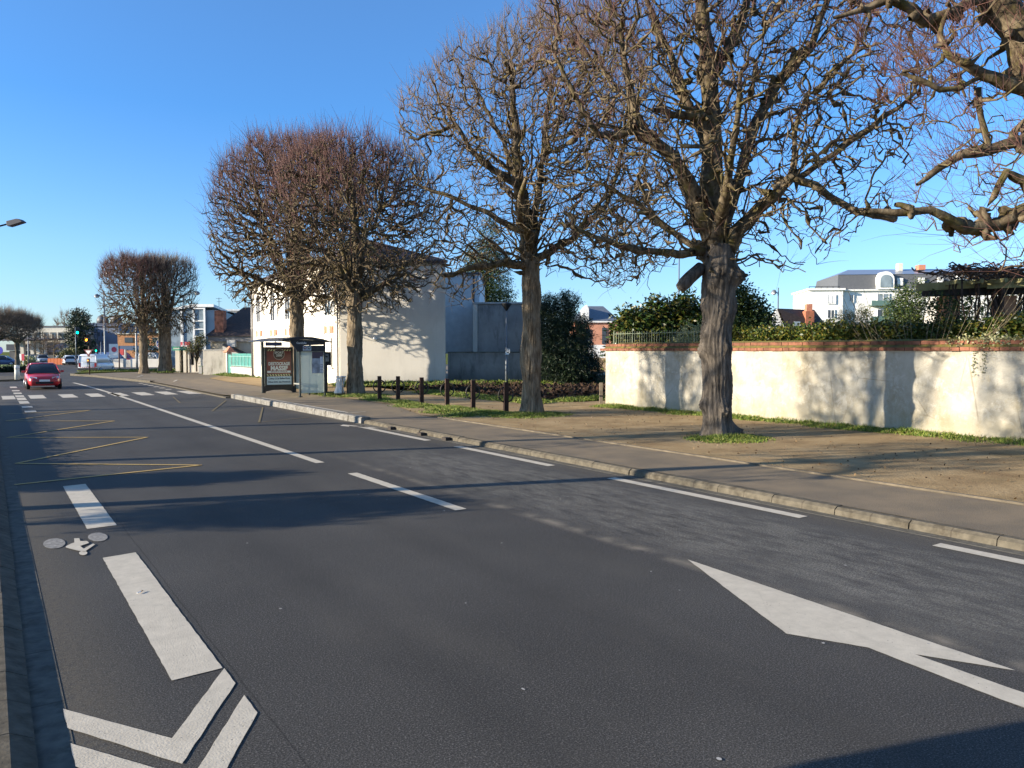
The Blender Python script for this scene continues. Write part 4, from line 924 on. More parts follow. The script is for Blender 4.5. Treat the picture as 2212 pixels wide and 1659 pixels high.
for a, b in ((0, 6), (10, 31), (47, 76), (83, 109), (112, 122)): MB().box(a*k4, 0, 0, b*k4, .5, 1.1).build('wall_section', M_cream, bw_)
MB().box(6*k4+.01, .1, 0, 122*k4, .4, .98).build('recess', M_gable, bw_)
bl = thing('billboard', 'white billboard with a red round logo by the tall lamp post', 'billboard', (*at(236, 780, 104)[:2], 0)); k5 = 104/FPX
MB().box(0, 0, Z(773, 104), 18*k5, .2, Z(743, 104)).build('board', M_whitep, bl); MB().disc(11*k5, -.02, Z(755, 104), .36, 16).build('logo', mk('logo_red', (.6, .05, .09), .5), bl)
for x in (.1, 16*k5): MB().box(x, .05, 0, x+.1, .15, Z(773, 104)).build('post', M_dark, bl)
MB().box(.1, -.04, Z(783, 104), 16*k5, .0, Z(777, 104)).build('lower_panel', M_blue, bl)
# orange site barrier, low dark hedge wall and grass island
ob_ = thing('site_barrier', 'orange plastic site barrier behind the white hatchback', 'barrier', (*at(103, 780, 120)[:2], 0)); k6 = 120/FPX
for i in range(5): MB().box(i*7*k6, 0, 0, i*7*k6+.46, .12, .95).build('panel', mk('barrier_orange', (.55, .13, .03), .6), ob_)
isl = MB(); isl.prism([gp(-40, 806, 0)[:2], gp(60, 800.5, 0)[:2], gp(92, 797, 0)[:2], gp(60, 791, 0)[:2], gp(-40, 791, 0)[:2]], -.05, .2); oi = isl.build('grass_island', mk('bright_grass', (.12, .19, .02), .95, var=.2, vscale=.5)); oi['kind'] = 'structure'
ew = MB(); gpa, gpb = gp(-60, 807, 0), gp(62, 807, 0); ew.box(gpa[0], gpa[1], 0, gpb[0], gpb[1]+1, .42); tw = thing('dark_hedge', 'low dark hedge edging the grass island by the bollard', 'hedge', (0, 0, 0)); 
is2 = MB(); is2.prism([gp(-60, 826)[:2], gp(20, 824)[:2], gp(60, 821)[:2], gp(60, 816)[:2], gp(-60, 816)[:2]], -.05, .14); o2 = is2.build('refuge_island', M_kerb); o2['kind'] = 'structure'
gs = MB(); gs.prism([W(*p)[:2] for p in [(6.3, 77.6), (7.3, 82), (8.4, 87.5), (13.5, 86.5), (18, 86), (18, 83), (13, 82.5), (9.5, 81)]], .1, .22); og = gs.build('verge', M_turf); og['kind'] = 'structure'

# ---- right-hand background ------------------------------------------------------------
pb = thing('brick_villa', 'pink brick villa with a slate hipped roof between the conifer and the hedge', 'house', (*at(1243, 780, 90)[:2], 0)); k7 = 90/FPX; Z9 = lambda v: Z(v, 90)
M_pink = mk('pink_brick', (.58, .27, .17), .9, var=.15, vscale=1.2)
MB().box(0, 0, 0, 92*k7, 9, Z9(745)).build('lower_wall', M_whitep, pb); MB().box(0, 0, Z9(745), 92*k7, 9, Z9(697)).build('upper_wall', M_pink, pb)
MB().box(-.25, -.25, Z9(697), 92*k7+.25, 9.25, Z9(693)).build('cornice', M_whitep, pb)
q = MB(); zt = Z9(657); ze = Z9(693); q.add([(-.3, -.3, ze), (95*k7, -.3, ze), (95*k7, 9.3, ze), (-.3, 9.3, ze), (1.6, 4.5, zt), (69*k7, 4.5, zt)], [(0, 1, 5, 4), (1, 2, 5), (2, 3, 4, 5), (3, 0, 4), (3, 2, 1, 0)]); pr_ = q.build('roof', mk('slate_blue', (.11, .125, .15), .45, var=.15), pb)
q = MB(); q.prism_y([(12*k7, ze), (28*k7, ze), (28*k7, Z9(668)), (24*k7, Z9(659)), (16*k7, Z9(668))], -.35, 3.6); d1 = q.build('dormer', M_whitep, pr_); 
for u0, u1, v0, v1 in ((1243, 1252, 711, 741), (1262, 1274, 711, 741), (1300, 1309, 708, 743), (1270, 1276, 768, 778)): MB().box((u0-1243)*k7, -.1, Z9(v1), (u1-1243)*k7, -.003, Z9(v0)).build('window', M_glass, pb)
bwf = thing('brick_garden_wall', 'low beige brick wall with white railings below the pink villa', 'wall', (*at(1236, 790, 76)[:2], 0)); k8 = 76/FPX
MB().box(0, 0, 0, 110*k8, .3, Z(773, 76)).build('wall', mk('beige_brick', (.50, .36, .22), .9, var=.15), bwf)
q = MB()
for i in range(48): q.box(i*.105, .1, Z(773, 76), i*.105+.03, .14, Z(768, 76))
q.box(0, .09, Z(768, 76), 5.0, .15, Z(767.2, 76)); q.build('railing', M_whitep, bwf)

ap = thing('apartment_building', 'white apartment building with a grey mansard roof and arched dormers', 'building', (*at(1746, 780, 121)[:2], 0), -.11); ka = 120/FPX; ZA = lambda v: Z(v, 120)
XA = lambda u: (u-1741)*ka
M_wh = mk('white_render', (.78, .77, .74), .9, var=.04)
MB().box(0, 0, 0, XA(1811), 10, ZA(627)).build('left_wing', M_wh, ap); MB().box(-.3, -.3, ZA(627), XA(1811)+.3, 10.2, ZA(623)).build('parapet', M_wh, ap)
q = MB(); q.box(0, .2, ZA(619), XA(1805), .3, ZA(618))
for i in range(6): q.box(i*.9, .2, ZA(623), i*.9+.05, .3, ZA(619))
q.build('roof_railing', M_dark, ap)
MB().box(XA(1811)+.003, .9, 0, XA(2190), 14, ZA(628)).build('main_wall', M_wh, ap)
MB().box(XA(1811)+.35, .5, ZA(628), XA(2195), 14.2, ZA(625)).build('cornice', M_wh, ap)
M_mans = mk('mansard_grey', (.105, .108, .115), .6, var=.08)
q = MB(); q.add([(XA(1803), .8, ZA(625)), (XA(2190), .8, ZA(625)), (XA(2184), 1.4, ZA(592)), (XA(1806), 1.4, ZA(592)), (XA(1803), 14, ZA(625)), (XA(2190), 14, ZA(625)), (XA(2184), 13.4, ZA(592)), (XA(1806), 13.4, ZA(592))], [(0, 1, 2, 3), (1, 5, 6, 2), (5, 4, 7, 6), (4, 0, 3, 7)]); mo = q.build('mansard', M_mans, ap)
q = MB(); q.add([(XA(1806), 1.3, ZA(592)), (XA(2184), 1.3, ZA(592)), (XA(2172), 7, ZA(574)), (XA(1850), 7, ZA(574)), (XA(1806), 13.4, ZA(592)), (XA(2184), 13.4, ZA(592))], [(0, 1, 2, 3), (3, 2, 5, 4), (1, 5, 2), (0, 3, 4)]); q.build('zinc_roof', mk('zinc', (.26, .29, .34), .35, .3), ap)
def arch(mb, x0, x1, z0, z1, y0, y1):
    r_ = (x1-x0)/2; pts = [(x0, z0), (x1, z0)]+[(x0+r_+r_*math.cos(a), z1-r_+r_*math.sin(a)) for a in np.linspace(0, math.pi, 10)]; mb.prism_y(pts, y0, y1); return mb
for u0, u1 in ((1883, 1918), (2045, 2082)):
    dm = arch(MB(), XA(u0), XA(u1), ZA(625), ZA(587), .3, 4).build('dormer', M_wh, mo)
    arch(MB(), XA(u0+6), XA(u1-6), ZA(621), ZA(594), .2, .298).build('dormer_window', M_sky, dm)
for u0, u1 in ((1927, 1938), (1971, 1982), (2010, 2020)): MB().box(XA(u0), .75, ZA(617), XA(u1), 1.6, ZA(601)).build('roof_window', M_wh, mo)
for u0, u1, v0, v1, m_ in ((1780, 1795, 638, 654, M_wh), (1780, 1793, 670, 686, M_glass), (1828, 1836, 637, 650, M_sky), (1887, 1909, 635, 656, M_sky), (1887, 1909, 669, 694, M_glass)):
    wo = MB().box(XA(u0), -.12 if u0 < 1811 else .76, ZA(v1), XA(u1), -.003 if u0 < 1811 else .897, ZA(v0)).build('window', m_, ap)
    q = MB(); yf = -.16 if u0 < 1811 else .72; q.box(XA(u0)-.1, yf, ZA(v1)-.1, XA(u0), yf+.15, ZA(v0)+.1); q.box(XA(u1), yf, ZA(v1)-.1, XA(u1)+.1, yf+.15, ZA(v0)+.1); q.box((XA(u0)+XA(u1))/2-.04, yf, ZA(v1), (XA(u0)+XA(u1))/2+.04, yf+.03, ZA(v0)); q.box(XA(u0)-.1, yf, ZA(v1)-.22, XA(u1)+.1, yf+.1, ZA(v1)-.11); q.build('window_frame', M_wh, wo)
for v in (650, 684): q = MB(); q.box(XA(1869), -.4, ZA(v+11), XA(1918), .88, ZA(v+9)); q.box(XA(1869), -.4, ZA(v+9), XA(1918), -.34, ZA(v)); q.build('balcony', mk('green_glass_rail', (.10, .17, .15), .3), ap)
MB().box(XA(1950), 5, ZA(580), XA(1959), 6.2, ZA(563)).build('chimney', M_conc, ap); MB().box(XA(1993), 5, ZA(578), XA(2007), 6.5, ZA(567)).build('chimney', M_brick, ap)

sh = thing('small_house', 'small white gabled house with a dark tile roof and tall brick chimney', 'house', (*at(1665, 780, 58)[:2], 0)); ks = 58/FPX; ZS = lambda v: Z(v, 58)
q = MB(); q.prism_y([(1*ks, 0), (27*ks, 0), (27*ks, ZS(704)), (12*ks, ZS(668)), (1*ks, ZS(690))], 0, .25); q.build('gable', M_whitep, sh)
q = MB(); q.add([(12*ks, -.2, ZS(667)), (110*ks, 1.6, ZS(667)), (124*ks, .2, ZS(707)), (29*ks, -.3, ZS(706)), (-1*ks, 4, ZS(700)), (100*ks, 5, ZS(700))], [(0, 3, 2, 1), (0, 1, 5, 4)]); rf_ = q.build('roof', M_tile, sh)
MB().box(29*ks, .3, 0, 118*ks, 4, ZS(706)).build('wall', M_cream, sh)
MB().box(73*ks, -.1, 0, 91*ks, .6, ZS(672)).build('chimney', mk('chimney_red', (.36, .13, .07), .9, var=.3, vscale=5), sh); MB().box(76*ks, 0, ZS(672), 88*ks, .5, ZS(657)).build('chimney_stack', M_brick, sh)
MB().box(47*ks, -.25, ZS(705), 60*ks, -.15, ZS(695)).build('roof_window', M_sky, sh)
bg2 = thing('beige_house', 'beige sloping gable end half hidden by the pergola', 'house', (*at(1994, 780, 42)[:2], 0), -.49); kb2 = 42/FPX; ZB = lambda v: Z(v, 42)
q = MB(); q.prism_y([(0, 0), (42*kb2, 0), (42*kb2, ZB(632)), (13*kb2, ZB(630)), (0, ZB(688))], 0, 6); q.build('wall', M_gable, bg2)
q = MB(); q.add([(12*kb2, -.2, ZB(629)), (44*kb2, -.2, ZB(629)), (44*kb2, 6, ZB(629)+.1), (12*kb2, 6, ZB(629)+.1)], [(0, 1, 2, 3)]); q.build('roof', M_tile, bg2)

# ---- cream boundary wall with the brick coping
def wall_mat():
    k = NB('limewashed_wall'); col = k.ramp(k.noise(1.0, 7, rough=.65), (.3, (.29, .26, .205)), (.5, (.40, .375, .315)), (.7, (.50, .475, .415)))
    col = k.mix(k.ramp(k.noise(2.6, 7, rough=.75, dist=.5), (.53, 0.0), (.60, .5)), col, (.55, .53, .475))
    col = k.mix(k.ramp(k.noise(1.7, 7, k.map((1, 1, .5)), rough=.75), (.52, 0.0), (.70, .8)), col, (.27, .23, .145))
    col = k.mix(k.ramp(k.noise(7, 6, rough=.8), (.62, 0.0), (.74, .6)), col, (.30, .25, .18))
    z = k.sep()[2]; f = k.math('MINIMUM', k.math('MAXIMUM', k.math('SUBTRACT', 1.0, k.math('DIVIDE', k.math('ADD', z, k.math('MULTIPLY', k.noise(1.3, 4), -.5)), .45)), 0.0), 1.0)
    col = k.mix(k.math('MULTIPLY', f, .45), col, (.33, .28, .17))
    cr = k.ramp(k.voro(.8, k.map((1, 1, .7)), out='Distance', feat='DISTANCE_TO_EDGE'), (.003, .7), (.009, 0.0)); col = k.mix(k.math('MULTIPLY', cr, k.ramp(k.noise(1.1), (.5, 0.0), (.6, .8))), col, (.2, .17, .12))
    k.bump(k.math('ADD', k.noise(5, 7, rough=.7), k.math('MULTIPLY', k.noise(28, 5), .3)), .55, .04); return k.done(col, .97, .1)
bw = thing('boundary_wall', 'cream limewashed wall with a brick and tile coping behind the near trees', 'wall', W(19.45, 22.2, .1), TH)
MB().box(0, -40, -.1, .38, 0, 2.09).build('wall', wall_mat(), bw)
M_cop = mk('coping_brick', (.21, .085, .05), .9, var=.4, vscale=3.2, bump=.5, bscale=18)
rr_ = random.Random(4)
def bricks(x0, x1, z, h, L, name):
    mb = MB(); y = -40.0
    while y < .04:
        l = L*rr_.uniform(.92, 1.05); j = rr_.uniform(-.008, .008); mb.box(x0+j, y, z+j*.5, x1, y+l-.014, z+h+j*.5); y += l
    return mb.build(name, M_cop, bw)
bricks(-.07, .45, 2.092, .085, .23, 'brick_course'); bricks(.03, .36, 2.25, .09, .23, 'brick_course')
M_moss = mk('mossy_tiles', (.10, .075, .03), .95, col2=(.19, .16, .03), vscale=5, bump=.8, bscale=12)
q = MB(); q.prism_y([(-.06, 2.18), (.42, 2.18), (.33, 2.25), (.05, 2.25)], -40, .03); q.build('tile_slope', M_moss, bw)
q = MB(); q.prism_y([(.05, 2.345), (.34, 2.345), (.2, 2.39)], -40, -.6); q.build('tile_cap', M_moss, bw)
ps_ = thing('timber_post', 'weathered short timber post at the end of the cream wall', 'post', W(19.7, 22.75, .1)); MB().box(-.06, -.06, 0, .06, .06, .85).build('shaft', mk('old_timber', (.22, .18, .13), .9, var=.3), ps_); MB().box(-.065, -.065, .3, .065, .065, .36).build('band', M_dark, ps_)
# railing on the wall end
rl = thing('railing', 'green-grey iron railing standing on the left end of the cream wall', 'railing', W(19.65, 22.1, 2.4), TH)
M_rail = mk('rail_green', (.16, .19, .13), .6, var=.3, vscale=4)
for i in range(34):
    y = -.15-i*.125
    MB().tube([(0, y, -.06), (0, y, .50 if i % 8 else .55)], .011 if i % 8 else .02, 6).build('bar', M_rail, rl)
MB().tube([(0, -.1, .42), (0, -4.4, .42)], .014, 6).build('rail', M_rail, rl); MB().tube([(0, -.1, 0), (0, -4.4, 0)], .014, 6).build('rail', M_rail, rl)
sr = MB()
for i in range(8): sr.tube([(i*.14+.1, 0, -.06), (i*.14+.1, 0, .5)], .011, 6)
sr.tube([(0, 0, .42), (1.1, 0, .42)], .014, 6); sr.build('return_panel', M_rail, rl)

# pergola on brick pillars
pg = thing('pergola', 'weathered timber pergola on brick pillars covered in bare vines', 'pergola', (*at(2100, 700, 20.6)[:2], 0)); kp = 20.6/FPX; ZP = lambda v, y=20.6: Z(v, y)
XP = lambda u: (u-2100)*kp
M_pbr = mk('pillar_brick', (.50, .22, .11), .9, var=.2, vscale=3, bump=.3, bscale=20)
MB().box(XP(2040), 0, 1.0, XP(2073), .4, ZP(640)).build('pillar', M_pbr, pg); MB().box(XP(2135), -.5, 1.0, XP(2168), -.1, ZP(642)).build('pillar', M_pbr, pg); MB().box(XP(2245), -.9, 1.0, XP(2278), -.5, ZP(640)).build('pillar', M_pbr, pg)
M_tim = mk('mossy_timber', (.17, .16, .075), .95, col2=(.30, .28, .13), vscale=3, bump=.4)
M_timd = mk('dark_timber', (.035, .036, .04), .9, var=.3)
def beam(p, q_, h, th, m, name='beam'):
    b = MB(); dx, dy = q_[0]-p[0], q_[1]-p[1]; L = math.hypot(dx, dy); nx, ny = -dy/L*th/2, dx/L*th/2
    b.add([(p[0]+nx, p[1]+ny, p[2]-h), (p[0]-nx, p[1]-ny, p[2]-h), (q_[0]-nx, q_[1]-ny, q_[2]-h), (q_[0]+nx, q_[1]+ny, q_[2]-h), (p[0]+nx, p[1]+ny, p[2]), (p[0]-nx, p[1]-ny, p[2]), (q_[0]-nx, q_[1]-ny, q_[2]), (q_[0]+nx, q_[1]+ny, q_[2])], [(0, 3, 2, 1), (4, 5, 6, 7), (0, 1, 5, 4), (1, 2, 6, 5), (2, 3, 7, 6), (3, 0, 4, 7)])
    return b.build(name, m, pg)
beam((XP(2003), .3, ZP(624)), (XP(2330), -1.0, ZP(622)), .20, .09, M_timd); beam((XP(2010), .1, ZP(622)), (XP(2330), -1.25, ZP(620)), .2, .09, M_timd)
beam((XP(1978), .0, ZP(613.5)), (XP(2330), -1.4, ZP(600)), .20, .09, M_tim); beam((XP(2100), -.6, ZP(614)), (XP(2330), -1.9, ZP(610)), .18, .08, M_tim)
for i in range(7): beam((XP(2035+i*38), .9-i*.2, ZP(611)), (XP(2028+i*38), -.9-i*.2, ZP(611)), .1, .06, M_tim, 'rafter')
rr2 = np.random.RandomState(5); vm = MB()
for i in range(130):
    u0 = rr2.uniform(2030, 2290); x = XP(u0); y = rr2.uniform(-1.2, .6); z = ZP(598+rr2.uniform(-14, 8)*(1 if u0 < 2170 else .5)); pts = [(x, y, z)]; dx = rr2.choice([-1, 1])
    for k in range(6): x += dx*rr2.uniform(.05, .18); z += rr2.randn()*.05; y += rr2.randn()*.05; pts.append((x, y, z))
    vm.tube(pts, [rr2.uniform(.008, .022)]*7, 5)
for i in range(34):
    u0 = rr2.choice([2126, 2176, 2033, 2082, 2120, 2186])+rr2.uniform(-8, 8); x = XP(u0); z = ZP(610); pts = [(x, -.55+rr2.randn()*.12, z)]
    for k in range(8): x += rr2.randn()*.03; z -= .2; pts.append((x, pts[-1][1]+rr2.randn()*.03, z))
    vm.tube(pts, [rr2.uniform(.01, .03)]*9, 5)
vm.build('vine', mk('vine_bark', (.06, .04, .03), .95, var=.4), pg)
# ================================================================ foliage, hedges, grass
def leaf_mat(nm, a, b, c=None, rough=.55, dead=None):
    k = NB(nm); g = k.n.new('ShaderNodeNewGeometry'); r = g.outputs['Random Per Island']
    st = [(0.0, a), (.55, b)]+([(.85, c)] if c else [])+([(.97, dead)] if dead else []); col = k.ramp(r, *st)
    k.b.inputs['Transmission Weight'].default_value = 0; return k.done(col, rough, .35)
def leaves(name, cen, n_per, spread, L, Wd, mat, parent=None, droop=0.0, seed=1, up=.3, squash=1.0, loc=None):
    rr = np.random.RandomState(seed); N = len(cen)*n_per
    p = np.repeat(cen, n_per, 0)+rr.randn(N, 3)*spread*np.array([1, 1, squash])
    d = rr.randn(N, 3); d[:, 2] = d[:, 2]*.6+up-droop*2; d /= np.linalg.norm(d, axis=1, keepdims=True)
    s = np.cross(d, rr.randn(N, 3)); s /= np.linalg.norm(s, axis=1, keepdims=True)
    l = L*rr.uniform(.6, 1.3, N)[:, None]; w_ = Wd*rr.uniform(.7, 1.2, N)[:, None]; nrm = np.cross(d, s)
    V = np.stack([p, p+d*l*.5+s*w_*.5+nrm*l*.06, p+d*l, p+d*l*.5-s*w_*.5+nrm*l*.06], 1).reshape(-1, 3)
    F = np.arange(N*4).reshape(N, 4); return nmesh(name, V, F, mat, parent, smooth=False, loc=loc)
def clumps(rr, n, fn, box): return blob_attr(rr, n, fn, box)
def ellfn(*es):                              # union of ellipsoids (cx, cy, cz, rx, ry, rz)
    def f(q):
        m = np.zeros(len(q), bool)
        for cx, cy, cz, rx, ry, rz in es: m |= ((q[:, 0]-cx)/rx)**2+((q[:, 1]-cy)/ry)**2+((q[:, 2]-cz)/rz)**2 < 1
        return m
    lo = [min(e[i]-e[i+3] for e in es) for i in range(3)]; hi = [max(e[i]+e[i+3] for e in es) for i in range(3)]
    return f, (lo, hi)
M_conif = leaf_mat('dark_conifer_needles', (.006, .016, .010), (.014, .032, .014), (.035, .055, .018))
M_ever = leaf_mat('evergreen_leaves', (.015, .035, .010), (.035, .065, .014), (.09, .11, .022))
M_laur = leaf_mat('laurel_leaves', (.02, .045, .010), (.055, .085, .015), (.15, .13, .02), .4)
M_magn = leaf_mat('magnolia_leaves', (.012, .03, .008), (.035, .065, .012), (.10, .09, .02), .3)
M_varg = leaf_mat('variegated_leaves', (.20, .22, .06), (.48, .46, .20), (.62, .58, .32), .5)
M_pine = leaf_mat('pine_needles', (.03, .045, .012), (.07, .085, .02), (.17, .14, .035))
M_stem = mk('shrub_stem', (.07, .05, .035), .95, var=.3)
def plant(name, label, cat, base, es, ncl, per, spread, L, Wd, mat, seed, trunk=(.12, 1.5), droop=0, up=.3, group=None, part='crown', squash=1.0, limbs=8):
    t = thing(name, label, cat, base, 0, group); rr = np.random.RandomState(seed); fn, bx = ellfn(*es); cen = clumps(rr, ncl, fn, bx)
    tk = MB(); tk.tube([(0, 0, -.1), (0, 0, trunk[1]*.5), (.03, .02, trunk[1])], [trunk[0], trunk[0]*.8, trunk[0]*.5], 8)
    for i in range(limbs):
        q = cen[rr.randint(len(cen))]; tk.tube([(0, 0, trunk[1]*rr.uniform(.2, .9)), (q[0]*.5, q[1]*.5, max(q[2]*.7, .2)), tuple(q)], [trunk[0]*.4, trunk[0]*.25, .012], 5)
    tk.build('trunk' if cat == 'tree' else 'stem', M_stem, t)
    leaves(part, cen, per, spread, L, Wd, mat, t, droop, seed, up, squash); return t
Pt = lambda u, v, y: at(u, v, y)
# drooping dark conifer left of the wall end
bx_ = (*at(1222, 800, 45)[:2], .2); kk = 45/FPX
es = [(0, 0, 1.6, 1.75, 1.6, 1.7), (-.5, .3, 3.2, 1.25, 1.3, 1.7), (.1, 0, 4.6, .75, .8, .95), (.75, -.2, 3.2, .9, .9, 1.1), (-1.0, 0, 4.3, .7, .8, 1.0), (1.0, 0, 1.0, 1.1, 1.1, 1.3)]
plant('conifer', 'dark drooping conifer filling the gap left of the cream wall', 'tree', bx_, es, 1500, 34, .13, .20, .035, M_conif, 3, (.16, 3.5), droop=.45, up=0)
bx_ = (*at(1052, 780, 62)[:2], .2)
es = [(0, 0, 3, 2.3, 2.2, 2.5), (.1, 0, 6.5, 2.1, 2, 2.6), (0, 0, 9, 1.7, 1.6, 2.4), (.1, 0, 11.3, .9, .9, 1.5)]
plant('tall_conifer', 'tall dark green conifer rising behind the grey outbuilding', 'tree', bx_, es, 1500, 24, .22, .22, .06, M_ever, 4, (.25, 9), droop=.2, up=.1)
# garden behind the wall
def wb(t, s, z=.15): return W(t, s, z)
es = [(-1.1, .2, 1.6, .95, .9, 1.55), (-.2, .2, 1.9, 1.0, .9, 1.55), (.9, .2, 2.0, 1.1, .9, 1.65), (1.9, .1, 2.0, .8, .8, 1.6)]
gb0 = at(1432, 750, 29.9)
plant('magnolia_hedge', 'glossy dark broad-leaved hedge rising behind the green railing', 'hedge', (gb0[0], gb0[1], .7), es, 900, 34, .16, .20, .085, M_magn, 6, (.08, 1.2), part='foliage')
gb1 = at(1503, 750, 27.0)
plant('variegated_bush', 'pale yellow variegated clipped bush left of the big trunk', 'bush', (gb1[0], gb1[1], 1.2), [(-.2, 0, 1.0, .62, .5, 1.0), (.35, .1, 1.2, .55, .5, .95)], 330, 26, .06, .065, .04, M_varg, 7, (.05, .8), part='foliage')
gb2 = at(1618, 750, 26)
plant('evergreen_tree', 'upright dark evergreen shrub-tree directly right of the big trunk', 'tree', (gb2[0], gb2[1], .4), [(0, 0, 1.6, .85, .8, 1.7), (-.25, 0, 2.9, .5, .5, 1.15), (.35, 0, 2.3, .55, .5, 1.2), (-.35, 0, 3.6, .2, .2, .7)], 800, 34, .13, .12, .06, M_ever, 8, (.07, 2.2))
# clipped long hedge just behind the wall
hd = thing('clipped_hedge', 'long low yellow-green clipped hedge along the top of the cream wall', 'hedge', W(20.5, 16.5, 1.2), TH)
rr = np.random.RandomState(12); n = 4200; yy = rr.uniform(-17, .6, n); fr = np.array([rr.uniform(-.28, .4, n), yy, rr.uniform(.75, 1.68, n)+np.sin(yy*1.3)*.05+np.sin(yy*3.7)*.04]).T
leaves('foliage', fr, 26, .09, .10, .06, M_laur, hd, 0, 13)
stm = MB()
for i in range(90):
    y = rr.uniform(-16, .3); x = rr.uniform(-.35, .1); stm.tube([(x, y, .1), (x+rr.uniform(-.15, .15), y+rr.uniform(-.3, .3), .9), (x+rr.uniform(-.3, .2), y+rr.uniform(-.5, .5), 1.5+rr.uniform(0, .35))], [.012, .009, .003], 4)
stm.build('stem', M_stem, hd)
# loose bare shrub twigs in front of the hedge
tw = thing('bare_shrub', 'bare straggly shrub poking up above the long hedge near the pergola', 'bush', W(20.1, 10.6, 1.6), TH); q = MB(); rs_ = random.Random(3)
for i in range(40):
    a = rs_.uniform(-1, 1); b_ = rs_.uniform(-2.6, 2.6); q.tube([(rs_.uniform(-.1, .1), b_*.3, .2), (a*.2, b_*.7, .9), (a*.35, b_, 1.3+rs_.uniform(0, 1.1))], [.013, .008, .003], 4)
q.build('stem', mk('pale_stem', (.22, .18, .11), .9, var=.3), tw)
# trees beyond the garden
g3 = at(1955, 760, 46); k46 = 46/FPX
plant('garden_conifer', 'bushy mid green conifer in front of the white apartment building', 'tree', (g3[0], g3[1], .2), [(0, 0, 3.2, 1.2, 1.1, 1.5), (.3, 0, 4.6, .9, .8, 1.3), (-.5, 0, 4.0, .8, .8, 1.3), (.7, 0, 5.4, .5, .5, .8), (-.55, 0, 5.1, .3, .3, .8), (0, 0, 1.8, 1.3, 1.1, 1.4)], 650, 26, .17, .17, .06, M_ever, 15, (.12, 4))
g4 = at(1842, 760, 44)
plant('garden_pine', 'yellowish loose pine left of the green conifer by the flats', 'tree', (g4[0], g4[1], .2), [(-.4, 0, 3.2, .75, .7, 1.0), (.5, 0, 3.4, .6, .6, 1.1), (0, 0, 2.4, 1.0, .8, 1.0), (-.7, 0, 3.7, .35, .3, .7)], 260, 26, .16, .2, .03, M_pine, 16, (.08, 3))
g5 = at(2110, 700, 20.0)
plant('climber', 'leafy green climber hanging on the brick pergola pillars', 'climber', (g5[0], g5[1], 1.4), [(-.75, 0, 1.5, .35, .3, .75), (-1.1, .1, .8, .4, .3, .6), (-.3, 0, .95, .5, .3, .5), (-1.2, 0, 2.1, .25, .25, .4), (.15, .1, .8, .4, .3, .5), (1.0, .3, .9, 1.0, .3, .55), (-.4, .3, .7, 1.2, .3, .4)], 330, 24, .10, .10, .045, M_ever, 17, (.02, 1.2), part='foliage')
g6 = at(2120, 740, 30)
plant('dark_shrub', 'dark tall shrub seen through the pergola', 'bush', (g6[0], g6[1], .4), [(-.5, 0, 2.4, 1.1, .9, 1.6), (1.2, 0, 2.5, 1.3, .9, 1.7), (3.2, 0, 2.4, 1.5, .9, 1.8)], 420, 22, .18, .18, .07, M_ever, 44, (.1, 2), part='foliage')
vl = [o for o in bpy.data.objects if o.name == 'pergola'][0]; rv = np.random.RandomState(3); kp_ = 20.6/FPX
cv_ = np.array([(rv.uniform(2030, 2300, 150)-2100)*kp_, rv.uniform(-1.2, .5, 150), CAMH+(HZ-rv.uniform(588, 606, 150))/FPX*20.6]).T
leaves('dead_leaves', cv_, 12, .09, .09, .04, leaf_mat('dry_leaf', (.05, .03, .018), (.12, .07, .035), (.2, .12, .06)), vl, .2, 45)
iv = thing('ivy', 'pale variegated ivy trailing over the brick coping at the right', 'climber', W(19.5, 8.6, 2.3), TH); ri = np.random.RandomState(2)
c = np.array([ri.uniform(-.1, .5, 210), ri.uniform(-3.6, .9, 210), ri.uniform(-.02, .16, 210)]).T
leaves('foliage', c, 22, .06, .06, .045, mk('ivy_leaf', (.20, .21, .09), .5, col2=(.42, .40, .22), vscale=15), iv, 0, 18)
tr = [];
for y0, L_ in ((.35, .62), (.12, .5), (-1.0, .22)):
    for k in range(int(L_/.05)): tr.append((-.09+ri.randn()*.008, y0+ri.randn()*.015, -.12-k*.05))
leaves('trailing_leaves', np.array(tr), 3, .02, .055, .045, mk('ivy_dark', (.10, .12, .05), .5, col2=(.25, .24, .12), vscale=20), iv, .3, 19)['kind'] = 'stuff'
g7 = at(424, 758, 69)
plant('overhanging_shrub', 'straggly bare and green shrub over the pillared wall', 'bush', (g7[0], g7[1], .4), [(-.2, 0, 2.1, .75, .6, .6), (.45, 0, 2.6, .6, .6, .6), (0, 0, 1.2, .2, .2, 1.2)], 120, 16, .16, .16, .06, M_pine, 20, (.08, 2), part='foliage', limbs=40)
# far conifer and bare trees at the junction
g8 = at(173, 790, 128); 
plant('far_cedar', 'dark spreading cedar beside the green traffic light in the distance', 'tree', (g8[0], g8[1], 0), [(0, 0, 7.4, 1.6, 1.4, 1.5), (.4, 0, 5.8, 2.1, 2, .6), (-.6, 0, 4.6, 2.0, 2, .6), (.3, 0, 3.3, 2.3, 2, .6), (0, 0, 2, 2.0, 2, .7)], 420, 14, .35, .5, .14, M_conif, 21, (.25, 7))
g9 = at(93, 790, 135)
t = thing('far_bare_tree', 'small pale bare tree in front of the concrete building', 'tree', (g9[0], g9[1], 0)); make_trunk(9, [(0, 0, 0, .2), (0, 0, 1.8, .14)], t, M_bark, nth=14, res=.3)
fn, bx = ellfn((0, 0, 3.1, 2.9, 2.4, 1.9)); make_crown(90, [[((0, 0, 1.7), .12), ((.1, 0, 3), .06)]], blob_attr(np.random.RandomState(3), 500, fn, bx), .018, 2.3, .3, .45, .3, .1, 900, t, M_limb2, M_twig2, shoot_r=.012, center=(0, 0, 3))
